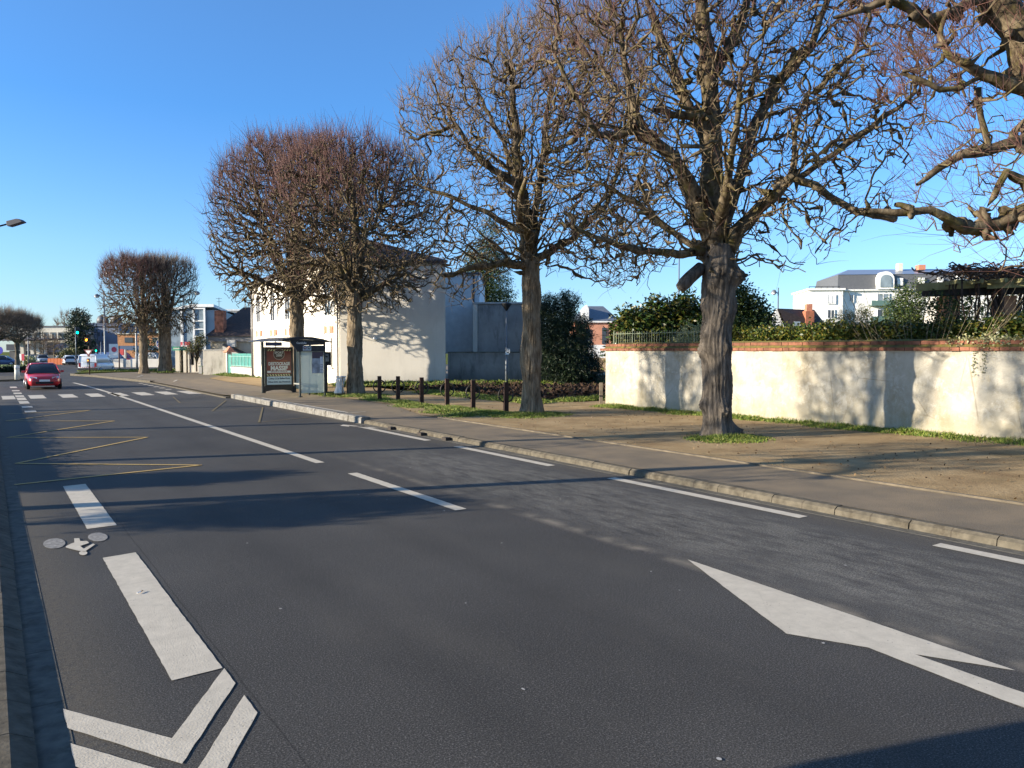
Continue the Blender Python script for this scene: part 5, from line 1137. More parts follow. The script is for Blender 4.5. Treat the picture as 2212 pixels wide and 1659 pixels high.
for i, (u, y, sc, lab) in enumerate([(160, 190, 2.3, 'tall hazy bare tree rising over the far slate roof'), (118, 132, .9, 'small bare tree right of its pale twin before the concrete building')]):
    c = copy_tree(t); p = at(u, 790, y); c.location = (p[0], p[1], 0); c.scale = (sc*.8, sc*.8, sc*1.05); c.rotation_euler.z = 2+i; c['label'] = lab
for i, (u, y, w_, h_, lab) in enumerate([(150, 122, 1.6, 2.4, 'olive rounded bush under the far cedar'), (60, 122, 1.0, .9, 'dry golden grass clump on the island left of the dark trunk'), (325, 112, 2.2, 4.0, 'dark hedge tree between the two far pollards')]):
    p = at(u, 790, y); plant('far_bush', lab, 'bush', (p[0], p[1], .1), [(0, 0, h_/2, w_, w_*.8, h_/2)], 140, 14, .25, .3, .12, (M_pine, M_varg, M_conif)[i], 30+i, (.06, h_*.6), part='foliage')
# low hedge at the island
hb = [o for o in bpy.data.objects if o.name == 'dark_hedge'][0]; a_, b_ = gp(-60, 805.5, 0), gp(60, 803.5, 0)
rr = np.random.RandomState(6); f_ = rr.rand(500)[:, None]; cc_ = np.array(a_)*(1-f_)+np.array(b_)*f_; cc_[:, 2] = rr.uniform(.05, .42, 500); cc_[:, 1] += rr.uniform(-.2, .5, 500)
leaves('foliage', cc_, 16, .12, .2, .09, M_conif, hb, 0, 5)

# ---- grass and weeds (uncountable)
M_grass = leaf_mat('grass_blades', (.06, .10, .012), (.12, .18, .02), (.24, .27, .05), .6, (.30, .24, .10))
def grass(label, pts, n, h, wd, seed, lean=.5, name='grass', mat=None, z=.13):
    rr = np.random.RandomState(seed); A_ = np.array(pts)       # rows: t, s, rt, rs, weight
    wgt = A_[:, 4]/A_[:, 4].sum(); i = rr.choice(len(A_), n, p=wgt); a = rr.uniform(0, 2*math.pi, n); r_ = np.sqrt(rr.rand(n))*np.clip(1+rr.randn(n)*.16, .4, 1.5)
    t_ = A_[i, 0]+A_[i, 2]*r_*np.cos(a); s_ = A_[i, 1]+A_[i, 3]*r_*np.sin(a)
    cl = np.sin(t_*7+np.sin(s_*5))*np.sin(s_*6.3+t_*2)        # clumpy
    k = cl > rr.uniform(-1.0, .7, n); t_, s_ = t_[k], s_[k]; m = len(t_); edge = np.clip(1.25-r_[k], .35, 1)
    base = np.stack([NV[0]*t_+DV[0]*s_, NV[1]*t_+DV[1]*s_, np.full(m, z)], 1)
    d = rr.randn(m, 3)*lean; d[:, 2] = 1; d /= np.linalg.norm(d, axis=1, keepdims=True); s3 = np.cross(d, rr.randn(m, 3)); s3 /= np.linalg.norm(s3, axis=1, keepdims=True)
    hh = (h*rr.uniform(.4, 1.2, m)*edge)[:, None]; bend = rr.randn(m, 3)*.35; bend[:, 2] = -.1
    mid = base+d*hh*.6; tip = mid+(d+bend)*hh*.45
    V = np.stack([base-s3*wd, base+s3*wd, mid+s3*wd*.8, mid-s3*wd*.8, tip], 1).reshape(-1, 3)
    b = np.arange(m)*5; F = np.concatenate([np.stack([b, b+1, b+2], 1), np.stack([b, b+2, b+3], 1), np.stack([b+3, b+2, b+4], 1)])
    o = nmesh(name, V, F, mat or M_grass, smooth=False); o['kind'] = 'stuff'; o['label'] = label; o['category'] = 'grass'; return o
wallrow = [(19.1-rnd, s, .35+.3*abs(math.sin(s*1.7)), .8, .35+abs(math.sin(s*2.9))) for s, rnd in [(x*.9-4, (x*37 % 10)*.03) for x in range(29)]]
grass('grass fringe growing along the foot of the cream wall', wallrow, 60000, .17, .008, 1)
grass('bright grass tuft round the base of the big burled trunk', [(14.35, 12.0, .85, .8, 3), (13.9, 11.9, .6, .6, 1)], 24000, .15, .007, 2)
grass('grass patches round the mottled trunk and the nearest bike stands', [(14.3, 20.0, 1.3, 1.0, 3), (13.5, 21.4, .9, 1.1, 2), (12.9, 22.6, 1.0, .9, 1.2), (13.6, 23.8, .8, 1.1, 1.5), (13.2, 25.6, .8, 1.2, 1.5), (13.6, 27.6, .6, 1.2, 1.2), (13.5, 29.6, .6, 1.3, 1.2), (12.4, 21.0, .7, .6, .5)], 60000, .14, .009, 3)
grass('grass round the dark straight trunk beside the litter bin', [(14.0, 33.0, 1.3, 1.2, 2), (13.2, 34.0, .6, .8, 1), (14.0, 31.3, .5, 1, .8), (13.2, 36, .6, 1.6, .6), (14.3, 41.5, 1.2, 1.2, .6)], 24000, .15, .011, 4)
grass('grass strips edging the bare soil plot', [(17.8, 24.5+i*1.1, .8, .7, 1) for i in range(9)]+[(19.5+i*.9, 24.6+i*.15, .6, .7, .9) for i in range(5)]+[(19.6+i*1.3, 37.3+i*.5, .9, .6, 1) for i in range(9)]+[(20.5, 28, 1.2, .8, .6), (23, 31, 1.5, .8, .5), (21.5, 33.5, 1.5, .7, .5)], 60000, .2, .013, 5, z=.15)
def bank_pts(): return [(17.2+i*.8, 44.0-i*.35+0, .6, 1.3, 1) for i in range(0, 13)]
grass('weedy grass bank below the cream gable and grey wall', [(p[0]+.0, p[1]-3+i*.0, .7, 1.6, 1) for i, p in enumerate([(17.0+i*.75, 44.8-i*.42) for i in range(18)])], 50000, .3, .022, 6, z=.22)
grass('grass verge in front of the far garden walls', [(17.2, 46+i*1.6, .45, 1.0, 1) for i in range(16)]+[(16.8, 62+i*1.5, 1.0, 1.0, 1.4) for i in range(8)], 30000, .25, .02, 7)
grass('grass on the far junction verge', [(8+i*1.0, 84.5, .9, 1.9, 1) for i in range(10)]+[(13.5, 76, 1.3, 1.0, 1)], 9000, .25, .03, 8, z=.2)
grass('grass patch on the sand at the right edge of the frame', [(16.4, 5.9, .7, .55, 1)], 3500, .10, .006, 9)
# fallen leaves and crumbs of soil on the path
rr = np.random.RandomState(9); n = 900; t_ = rr.uniform(11.6, 19.0, n); s_ = rr.uniform(3, 24, n); c = np.stack([NV[0]*t_+DV[0]*s_, NV[1]*t_+DV[1]*s_, np.full(n, .137)], 1)
lf_ = leaves('fallen_leaves', c, 1, .004, .05, .035, leaf_mat('dead_leaf', (.05, .03, .015), (.12, .07, .03), (.2, .13, .06)), None, 0, 8, 0); lf_['kind'] = 'stuff'; lf_['label'] = 'scattered dead leaves on the sand path'; lf_['category'] = 'leaves'
# soil clods
n = 2600; t_ = rr.uniform(18.4, 30, n); s_ = 25+rr.rand(n)*12+(t_-18.4)*.35; pz = .17+rr.rand(n)*.1; c = np.stack([NV[0]*t_+DV[0]*s_, NV[1]*t_+DV[1]*s_, pz], 1)
cl = leaves('soil_clods', c, 3, .05, .20, .13, mk('clod', (.035, .018, .01), .98, var=.5, vscale=3), None, 0, 8, 0); cl['kind'] = 'stuff'; cl['label'] = 'dark brown clods of turned soil'; cl['category'] = 'soil'

# two unseen ball crowns added outside the frame to cast soft shade on the road
for i, (t_, s_, zc2, r_, lab) in enumerate([(-6.0, 13.45, 2.6, 1.0, 'added unseen ball crown shading the road, the nearer of two'), (-6.2, 16.9, 2.3, .75, 'added unseen ball crown shading the road, the smaller farther one')]):
    plant('shade_ball', lab, 'tree', W(t_, s_, .12), [(0, 0, zc2, r_, r_, .62)], 260, 22, .1, .12, .06, M_ever, 60+i, (.06, 1.9))
# ================================================================ street furniture and vehicles
# ---- bus shelter: x across the pavement, y along the road
sb = thing('bus_shelter', 'dark bus shelter with an arched roof, frosted glass and a lit poster case', 'bus shelter', W(11.05, 33.75, .122), TH)
M_fr = mk('shelter_grey', (.045, .052, .05), .45, .3); M_frd = mk('shelter_dark', (.014, .015, .022), .4)
def frosted():
    k = NB('frosted_glass'); k.b.inputs['Base Color'].default_value = (.55, .62, .56, 1); k.b.inputs['Roughness'].default_value = .35
    k.b.inputs['Alpha'].default_value = .72; return k.m
M_fg = frosted()
q = MB(); prof = [(-.55, 2.50), (-.1, 2.60), (.45, 2.67), (.95, 2.66), (1.5, 2.57), (1.95, 2.43)]
up = [(x, z+.02) for x, z in prof]; dn = [(x, z-.10) for x, z in prof[1:-1]]; q.prism_y(up[::-1]+[(-.55, 2.48)]+dn, -.25, 4.45); q.build('roof', M_frd, sb)
for (x, y, w_, nm) in ((.02, 4.08, .10, 'post'), (.47, -.02, .06, 'post'), (1.62, -.02, .07, 'post'), (1.62, 4.08, .08, 'post'), (1.66, 2.0, .06, 'post')): MB().box(x-w_/2, y-w_/2, 0, x+w_/2, y+w_/2, 2.5).build(nm, M_fr, sb)
for (x, y) in ((.47, -.02), (1.62, -.02)): MB().box(x-.08, y-.1, 0, x+.08, y+.1, .03).build('foot_plate', M_fr, sb)
e = MB().box(.52, -.015, .16, 1.57, .0, 2.28).build('end_pane', M_fg, sb)
for y0, y1 in ((.1, 1.95), (2.05, 4.0)): MB().box(1.635, y0, .18, 1.65, y1, 2.28).build('back_pane', M_fg, sb)
MB().box(1.62, .1, 1.18, 1.634, 1.9, 1.24).build('pane_band', M_whitep, sb)
# name beam and route plates
nb = MB().box(.30, -.09, 2.04, 1.60, -.04, 2.30).build('route_panel', M_frd, sb)
hd_ = MB(); hd_.prism_y([(.05, 2.42), (.35, 2.02), (.52, 2.02), (.52, 2.30), (1.58, 2.34), (1.6, 2.5), (.05, 2.58)], -.12, -.03); hd_ = hd_.build('name_panel', M_frd, sb)
M_lw = mk('lettering_white', (.75, .75, .75), .5)
text_mesh('Candolle', .125, M_lw, hd_, (.52, -.123, 2.41), (R(90), 0, 0), bold=.002)
for i, (x, c_, tx) in enumerate(((.68, (.14, .02, .05), '16'), (.88, (.01, .10, .10), '43'))):
    pl = MB().box(x-.09, -.098, 2.07, x+.09, -.091, 2.28).build('route_plate', mk('plate_pale', (.55, .60, .62), .5), nb)
    MB().disc(x, -.101, 2.20, .07).build('route_disc', mk('disc_%d' % i, c_, .5), nb); text_mesh(tx, .085, M_lw, nb, (x, -.104, 2.20), (R(90), 0, 0), bold=.003, ext=.001)
    MB().box(x-.05, -.101, 2.095, x+.05, -.099, 2.11).build('plate_line', M_fr, nb)
MB().disc(1.27, -.094, 2.17, .055).build('network_logo', M_fr, nb)
# timetable sheets on the end pane
tm = MB().box(1.02, -.035, 1.05, 1.56, -.02, 2.0).build('timetable_case', mk('map_grey', (.33, .36, .40), .3, var=.35, vscale=5), sb)
MB().box(1.03, -.040, 1.72, 1.55, -.036, 2.02).build('map_heading', mk('map_purple', (.09, .06, .08), .5), tm); MB().box(1.40, -.041, 1.1, 1.53, -.037, 1.8).build('map_column', M_lw, tm)
for k in range(9): MB().box(1.41, -.043, 1.14+k*.07, 1.52, -.0415, 1.16+k*.07).build('print_line', M_fr, tm) if k < 5 else None
# bench
MB().box(1.22, 1.0, .44, 1.58, 3.1, .50).build('seat', mk('bench_grey', (.28, .29, .27), .5, .3), sb)
for y in (1.4, 2.7): MB().box(1.36, y, 0, 1.44, y+.08, .44).build('bench_leg', M_fr, sb)
MB().box(.15, 3.98, 2.3, .95, 4.02, 2.48).build('side_sign', mk('sign_navy', (.04, .06, .22), .4), sb)
# poster case across the far end
pc = MB(); pc.box(.08, 3.98, .30, 1.50, 4.16, 2.24); pc = pc.build('poster_case', M_frd, sb, bevel=.03)
q = MB(); q.prism_y([(.02, 0), (.12, 0), (.14, .07), (.5, .14), (1.0, .14), (1.42, .07), (1.46, 0), (1.56, 0), (1.56, .32), (.02, .32)], 4.0, 4.14); q.build('case_foot', M_frd, sb)
q = MB()
for a in ((.075, .34, .085, 2.2), (.1, 2.235, 1.48, 2.245)): q.box(a[0], 3.965, a[1], a[2], 3.979, a[3])
q.build('chrome_edge', mk('chrome', (.6, .6, .62), .25, .9), pc)
def quad(x0, z0, x1, z1, d, m, nm): return MB().add([(x0, 3.979-d, z0), (x1, 3.979-d, z0), (x1, 3.979-d, z1), (x0, 3.979-d, z1)], [(0, 1, 2, 3)]).build(nm, m, pc)
x0, x1 = .19, 1.40; M_mar = mk('poster_maroon', (.16, .022, .022), .35, var=.25, vscale=2); M_pb = mk('poster_pale_blue', (.42, .55, .66), .35); M_blk = mk('poster_black', (.02, .018, .014), .4); M_hz = mk('poster_yellow', (.55, .52, .28), .4)
quad(x0, .40, x1, .80, .002, M_pb, 'poster_footer'); quad(x0, .80, x1, 2.16, .002, M_mar, 'poster_sheet')
for z0, z1, sgn in ((2.05, 2.13, 1), (.82, .92, -1)):
    quad(x0, z0, x1, z1, .004, M_blk, 'hazard_band'); q = MB()
    for k in range(9): a = x0+.04+k*.132; o_ = .05*sgn; q.add([(a, 3.973, z0), (a+.065, 3.973, z0), (a+.065+o_, 3.973, z1), (a+o_, 3.973, z1)], [(0, 1, 2, 3)])
    q.build('hazard_stripes', M_hz, pc)
MB().disc(.79, 3.973, 1.90, .275, 40).build('logo_ring', mk('ring_grey', (.45, .42, .42), .4), pc); MB().disc(.79, 3.971, 1.90, .262, 40).build('logo_disc', mk('logo_dark', (.05, .025, .025), .4), pc)
M_lt = mk('poster_lettering', (.62, .66, .70), .4); M_lb = mk('poster_blue_lettering', (.012, .035, .10), .4); M_or = mk('poster_orange', (.45, .16, .05), .4)
TX = lambda s_, z_, sz, m, sx=1, b=.0: text_mesh(s_, sz, m, pc, (.795, 3.968, z_), (R(90), 0, 0), bold=b, sx=sx, ext=.001)
TX('SPORT', 1.965, .15, M_lt, .98, .003); TX('2000', 1.83, .15, M_lt, 1.0, .003); TX('À PARTIR DU 26 JANVIER', 1.555, .075, M_or, .98)
TX('DESTOCKAGE', 1.42, .205, M_lt, .80, .008); TX('MASSIF', 1.20, .30, M_lt, .92, .012)
quad(x0+.02, .98, x1-.04, 1.08, .004, M_lt, 'strip'); TX('SUR LE SKI ET TEXTILE SKI', 1.03, .078, M_mar, .90, .002)
TX('Chécy CCal Belles Rives', .70, .115, M_lb, .93, .003); TX('Olivet ZAC des Provinces', .53, .115, M_lb, .90, .003)
# ---- litter bag holder and information post
lb = thing('litter_bin', 'litter holder with a clear plastic bag beside the bus shelter', 'bin', W(13.35, 33.3, .13))
MB().lathe([(.20, .86), (.23, .86), (.23, .90), (.20, .90)], 24, -.08, 0).build('hoop', M_blue, lb, True); MB().tube([(.04, -.2, 0), (.04, -.2, .88)], .022, 8).build('post', M_dark, lb, True); MB().lathe([(.02, 0), (.09, .0), (.09, .02), (.02, .02)], 12, .04, -.2).build('foot', M_dark, lb)
q = MB(); n = 28; rb_ = random.Random(8)
for z, r_ in ((.87, .205), (.80, .19), (.74, .215), (.6, .175), (.42, .16), (.25, .19), (.14, .20), (.09, .11)):
    for k in range(n): a = 2*math.pi*k/n; w_ = r_*(1+.10*math.sin(a*7+z*9)+rb_.uniform(-.06, .06)); q.v.append((-.08-(.87-z)*.12+w_*math.cos(a), w_*math.sin(a), z))
for i in range(7):
    for k in range(n): q.f.append((i*n+k, i*n+(k+1) % n, (i+1)*n+(k+1) % n, (i+1)*n+k))
q.f.append(tuple(range(7*n, 8*n))[::-1])
mb_ = NB('plastic_bag'); mb_.b.inputs['Base Color'].default_value = (.72, .74, .74, 1); mb_.b.inputs['Alpha'].default_value = .8; mb_.b.inputs['Roughness'].default_value = .3
q.build('bag', mb_.m, lb, False)
ip = thing('information_post', 'dark bus-stop information post with a small screen behind the litter bin', 'information post', (*at(705.5, 820, 36.6)[:2], .13)); MB().box(-.04, -.03, 0, .04, .03, 1.4).build('post', mk('post_maroon', (.03, .018, .022), .5), ip)
b = MB().box(-.22, -.06, 1.36, .22, .05, 2.0).build('housing', M_frd, ip, bevel=.02); MB().box(-.10, -.066, 1.55, .13, -.061, 1.9).build('screen', mk('screen_grey', (.30, .34, .40), .3), b); MB().disc(.03, -.069, 1.78, .05, 10).build('pictogram', M_frd, b)
# ---- bicycle stands
M_corten = mk('corten_post', (.045, .022, .014), .85, var=.35, vscale=7, bump=.3, bscale=30); M_ring = mk('rack_ring', (.03, .026, .023), .5, .3)
bs0 = thing('bicycle_stand', 'bicycle stand nearest the mottled trunk, largest of the row', 'bicycle stand', (*gp(1093, 890, .14)[:2], .12), TH*.55, 'ring bicycle stands in a row')
q = MB(); q.box(-.075, -.07, 0, .075, .07, 1.02); q.build('post', M_corten, bs0, bevel=.006); MB().ring(0, -.0, .60, .255, .024).build('ring', M_ring, bs0, True); MB().tube([(-.255, 0, .6), (-.07, 0, .6)], .012, 6).build('bracket', M_ring, bs0)
for i, (u, v, lab) in enumerate([(1022, 881.5, 'second bicycle stand from the mottled trunk'), (966, 875, 'third bicycle stand from the mottled trunk'), (911, 870, 'fourth bicycle stand from the mottled trunk, third from the left end'), (860, 865, 'bicycle stand second from the left end of the row'), (820, 864.5, 'leftmost bicycle stand of the row, nearest the dark trunk')]):
    c = copy_tree(bs0); c.location = (*gp(u, v, .14)[:2], .12); c['label'] = lab; c.rotation_euler.z = TH*.55+.04*math.sin(i*3)
# ---- lamp posts
M_gal = mk('lamp_grey', (.16, .18, .20), .5, .3); M_glb = mk('lamp_lens', (.62, .62, .60), .3)
lp = thing('lamp_post', 'slim grey lamp post with a funnel lantern in front of the grey wall', 'lamp post', (*at(1094, 820, 44.6)[:2], .3))
MB().tube([(0, 0, 0), (0, 0, 1.3), (0, 0, 1.32), (0, 0, 4.2)], [.075, .075, .05, .04], 10).build('pole', M_gal, lp, True); MB().lathe([(.02, 4.15), (.05, 4.2), (.30, 4.55), (.31, 4.62), (.05, 4.68), (.02, 4.7)], 16).build('lantern', M_dark, lp, True)
q = MB().box(.03, -.09, 1.75, .20, -.075, 2.0).build('notice', M_whitep, lp); MB().disc(.11, -.078-.014, 1.93, .035, 10).build('notice_mark', M_frd, lp); MB().box(-.06, -.09, 1.65, .14, -.076, 1.82).build('sticker', M_pb, lp)
def arm_lamp(label, base, h, adir, reach, r=.06, head=.32, rise=.55, group='tall street lamps'):
    t = thing('street_lamp', label, 'street lamp', base, 0, group); a = adir
    MB().tube([(0, 0, 0), (0, 0, 1.0), (0, 0, h)], [r*1.5, r*1.3, r*.8], 8).build('pole', M_gal, t, True)
    pts = [(math.cos(a)*reach*f, math.sin(a)*reach*f, h-.5+rise*math.sin(f*math.pi*.62)) for f in np.linspace(0, 1, 8)]
    ar = MB().tube(pts, r*.5, 6).build('arm', M_gal, t, True); e = pts[-1]
    MB().lathe([(.04, .16), (head*.5, .12), (head, -.06), (head*.98, -.09)], 14, e[0], e[1]).xf(Matrix.Translation((0, 0, e[2]))).build('shade', M_gal, t, True)
    MB().lathe([(head*.9, -.09), (head*.7, -.20), (head*.2, -.26)], 14, e[0], e[1]).xf(Matrix.Translation((0, 0, e[2]))).build('lens', M_glb, t, True); return t
def L(u, vb, vt, y): p = at(u, vb, y); return (p[0], p[1], .1), CAMH+(HZ-vt)/FPX*y
b_, h_ = L(228, 795, 642, 82); arm_lamp('tall dark lamp post left of the far clipped pair', b_, h_, math.pi, .75, .085, .30, .6)
b_, h_ = L(296, 800, 598, 84); arm_lamp('lamp post hidden in the far pollards with its arm sticking out left', b_, h_, math.pi, 2.9, .09, .32, .9)
b_, h_ = L(398, 800, 640, 80); arm_lamp('lamp post right of the blue cycle sign with its head over the sky gap', b_, h_, 0, 1.5, .08, .28, .8)
b_, h_ = L(62, 790, 700, 120); arm_lamp('far lamp post above the dark flat tree at the left', b_, h_, 0, 1.3, .07, .35, .6)
b_, h_ = L(1465, 780, 541, 62); arm_lamp('lamp post with a pale globe seen through the lower twigs of the big tree', b_, h_, 0, .55, .06, .26, .3)
b_, h_ = L(1679, 780, 625, 62); arm_lamp('lamp post standing before the small white gabled house', b_, h_, math.pi, .35, .06, .24, .2)
nl = thing('modern_street_lamp', 'flat-headed street lamp reaching in from the left edge of the sky', 'street lamp', (*at(-75, 700, 32)[:2], .15)); pa = at(-75, 497, 32); pb2 = at(20, 483, 32)
o3 = nl.location; rl_ = lambda p: (p[0]-o3[0], p[1]-o3[1], p[2]-o3[2])
MB().tube([(0, 0, 0), (0, 0, 1), rl_((pa[0], pa[1], pa[2]+.1))], [.1, .09, .06], 10).build('pole', M_gal, nl, True); MB().tube([rl_((pa[0], pa[1], pa[2]-.2)), rl_(pb2)], .035, 8).build('arm', M_frd, nl, True)
pe = rl_(pb2); q = MB(); q.prism_y([(-.02, -.05), (.02, -.13), (.10, -.11), (.62, .05), (.60, .09), (.48, .17), (.38, .18), (-.03, .08)], -.16, .16); q.xf(Matrix.Translation(pe)).build('lamp_head', mk('lamp_head_navy', (.03, .035, .06), .5), nl, bevel=.012)
# ---- signs and signals
yp = (*at(193.5, 810, 66)[:2], .14); ts = thing('traffic_signal', 'traffic signal with its amber lamp lit above a give-way triangle', 'traffic signal', yp); kq = 66/FPX; ZQ = lambda v: Z(v, 66)-.14
MB().tube([(0, 0, 0), (0, 0, ZQ(722))], .055, 8).build('post', mk('post_brown', (.07, .045, .03), .7), ts, True)
hs_ = MB().box(-.20, -.30, ZQ(747), .20, -.02, ZQ(722.5)).build('signal_head', M_black, ts, bevel=.03)
for k, (m_) in enumerate((mk('lamp_off_red', (.05, .008, .008), .3), emit('amber_light', (1, .28, .02), 4), mk('lamp_off_green', (.006, .03, .02), .3))):
    z = ZQ(726.5+k*8.2); MB().disc(0, -.31, z, .115, 16).build('signal_lamp', m_, hs_); q = MB(); q.tube([(0, -.30, z+.02), (0, -.46, z+.02)], .135, 14, False); q.build('visor', M_black, hs_)
q = MB(); z1_, z0_ = ZQ(755), ZQ(768.5); q.prism_y([(-.40, z1_), (.40, z1_), (0, z0_-.1)], -.10, -.06); tg_ = q.build('give_way_sign', mk('sign_dark_red', (.14, .015, .02), .5), ts); q = MB(); q.prism_y([(-.25, z1_-.09), (.25, z1_-.09), (0, z0_+.12)], -.106, -.101); q.build('sign_face', M_whitep, tg_)
MB().box(-.22, -.12, ZQ(774), .22, -.06, ZQ(770.5)).build('street_plate', M_blue, ts); rb2 = MB().box(-.10, -.22, ZQ(785), .10, -.06, ZQ(775)).build('repeater', M_black, ts, bevel=.02); MB().disc(0, -.225, ZQ(778.5), .055, 12).build('repeater_lamp', emit('repeater_amber', (1, .3, .03), 1.6), rb2)
gt_ = thing('overhead_signal', 'green-lit traffic signal hung from a long arm over the junction', 'traffic signal', (*at(212, 795, 88)[:2], .1)); kg = 88/FPX; ZG = lambda v: Z(v, 88)-.1
MB().tube([(0, 0, 0), (0, 0, ZG(716))], .08, 8).build('pole', M_dark, gt_, True); MB().tube([(0, 0, ZG(718.5)), (-41*kg, 0, ZG(712.5))], .05, 8).build('arm', M_dark, gt_, True)
g2_ = MB().box(-43*kg, -.2, ZG(723.5), -38.5*kg, 0, ZG(707)).build('signal_head', M_black, gt_, bevel=.03); MB().disc(-40.7*kg, -.21, ZG(718.8), .145, 16).build('signal_lamp', emit('green_light', (.0, .9, .55), 2.6), g2_)
sg2 = thing('small_signal', 'small far traffic signal showing green left of the tall lamp post', 'traffic signal', (*at(210, 795, 104)[:2], .1)); MB().tube([(0, 0, 0), (0, 0, Z(748, 104))], .06, 8).build('post', M_dark, sg2, True); g3_ = MB().box(-.18, -.2, Z(762, 104), .18, 0, Z(750, 104)).build('signal_head', M_black, sg2); MB().disc(0, -.21, Z(759, 104), .12, 12).build('signal_lamp', emit('green_light_far', (0, .9, .5), 2.0), g3_)
cs = thing('cycle_sign', 'round blue end-of-cycle-path sign in front of the far right pollard', 'sign', (*at(349, 800, 72)[:2], .14)); kc = 72/FPX; zc_ = Z(742, 72)-.14
MB().tube([(0, 0, 0), (0, 0, zc_+.3)], .03, 8).build('post', M_gal, cs, True); MB().lathe([(.45, -.02), (.45, .02)], 32).xf(Matrix.Translation((0, -.06, zc_)) @ Matrix.Rotation(R(90), 4, 'X')).build('rim', M_whitep, cs)
sf = MB().disc(0, -.085, zc_, .405, 32).build('sign_face', mk('sign_blue', (.015, .05, .24), .4), cs)
q = MB()
for x in (-.17, .17): q.ring(x, -.092, zc_-.06, .095, .014, n=20, m=4)
q.tube([(-.17, -.092, zc_-.06), (-.06, -.092, zc_+.10), (.12, -.092, zc_+.10), (.0, -.092, zc_-.06), (-.17, -.092, zc_-.06)], .012, 4); q.tube([(.17, -.092, zc_-.06), (.10, -.092, zc_+.17), (.05, -.092, zc_+.19)], .012, 4); q.tube([(-.08, -.092, zc_+.05), (-.11, -.092, zc_+.18)], .012, 4); q.build('bicycle_symbol', M_lw, sf)
q = MB(); q.add([(-.27, -.105, zc_-.25), (-.21, -.105, zc_-.31), (.27, -.105, zc_+.25), (.21, -.105, zc_+.31)], [(0, 1, 2, 3)]); q.build('red_bar', mk('bar_red', (.35, .03, .04), .5), sf)
for u, y, h1, lab in ((258, 84, 2.6, 'brown bare post standing alone on the far verge'), (219, 100, 3.2, 'slim far post right of the small signal'), (165, 96, 5.0, 'pale slim post below the green-lit signal')):
    p = at(u, 800, y); q = thing('sign_post', lab, 'post', (p[0], p[1], .1)); MB().tube([(0, 0, 0), (0, 0, h1)], .075 if u == 258 else .05, 8).build('shaft', mk('post_rust', (.08, .04, .03), .7) if u == 258 else M_gal, q, True); MB().box(-.09, -.09, 0, .09, .09, .25).build('foot', M_dark, q)
bo = thing('bollard', 'white ringed bollard on the refuge left of the red car', 'bollard', (*gp(37.5, 820, .14)[:2], .14)); MB().lathe([(.17, 0), (.16, .55), (.16, .62), (.145, .66), (.15, .70), (.165, .74), (.165, .98), (.15, 1.02), (.02, 1.03)], 20).build('shaft', mk('bollard_white', (.62, .62, .56), .6, var=.12, vscale=4), bo, True); MB().lathe([(.167, .80), (.169, .80), (.169, .90), (.167, .90)], 20).build('band', M_blue, bo, True)
rsn = thing('round_sign', 'blue round road sign cut by the left edge of the frame', 'sign', (*at(0, 800, 78)[:2], .1)); MB().tube([(0, 0, 0), (0, 0, 2.4)], .04, 8).build('post', M_dark, rsn, True); MB().lathe([(.40, -.02), (.40, .02)], 24).xf(Matrix.Translation((0, -.07, 2.1)) @ Matrix.Rotation(R(90), 4, 'X')).build('face', mk('sign_blue2', (.03, .03, .35), .4), rsn)
rws = thing('barrier_sign', 'small red and white striped marker board on the far island', 'sign', (*at(46, 790, 110)[:2], .2)); 
q = MB().box(-.45, 0, .55, .05, .06, 1.5).build('white_board', M_whitep, rws); MB().box(.05, 0, .55, .45, .06, 1.5).build('red_board', mk('board_red', (.5, .03, .06), .5), rws); MB().box(-.3, .01, 0, -.2, .05, .55).build('leg', M_whitep, rws); MB().box(.2, .01, 0, .3, .05, .55).build('leg', M_whitep, rws)
wb_ = thing('shade_planter', 'low planter added outside the frame to shade the left road edge', 'planter', W(-.62, 15.2, .158), TH)  # unseen planter, added so its shadow widens along the left road edge
MB().box(-.3, 0, 0, .3, 22, .22).build('trough', M_kerb, wb_); rr = np.random.RandomState(3); c = np.array([rr.uniform(-.25, .2, 700), rr.uniform(0, 22, 700), rr.uniform(.2, .36, 700)]).T; leaves('foliage', c, 14, .06, .08, .05, M_laur, wb_, 0, 3)

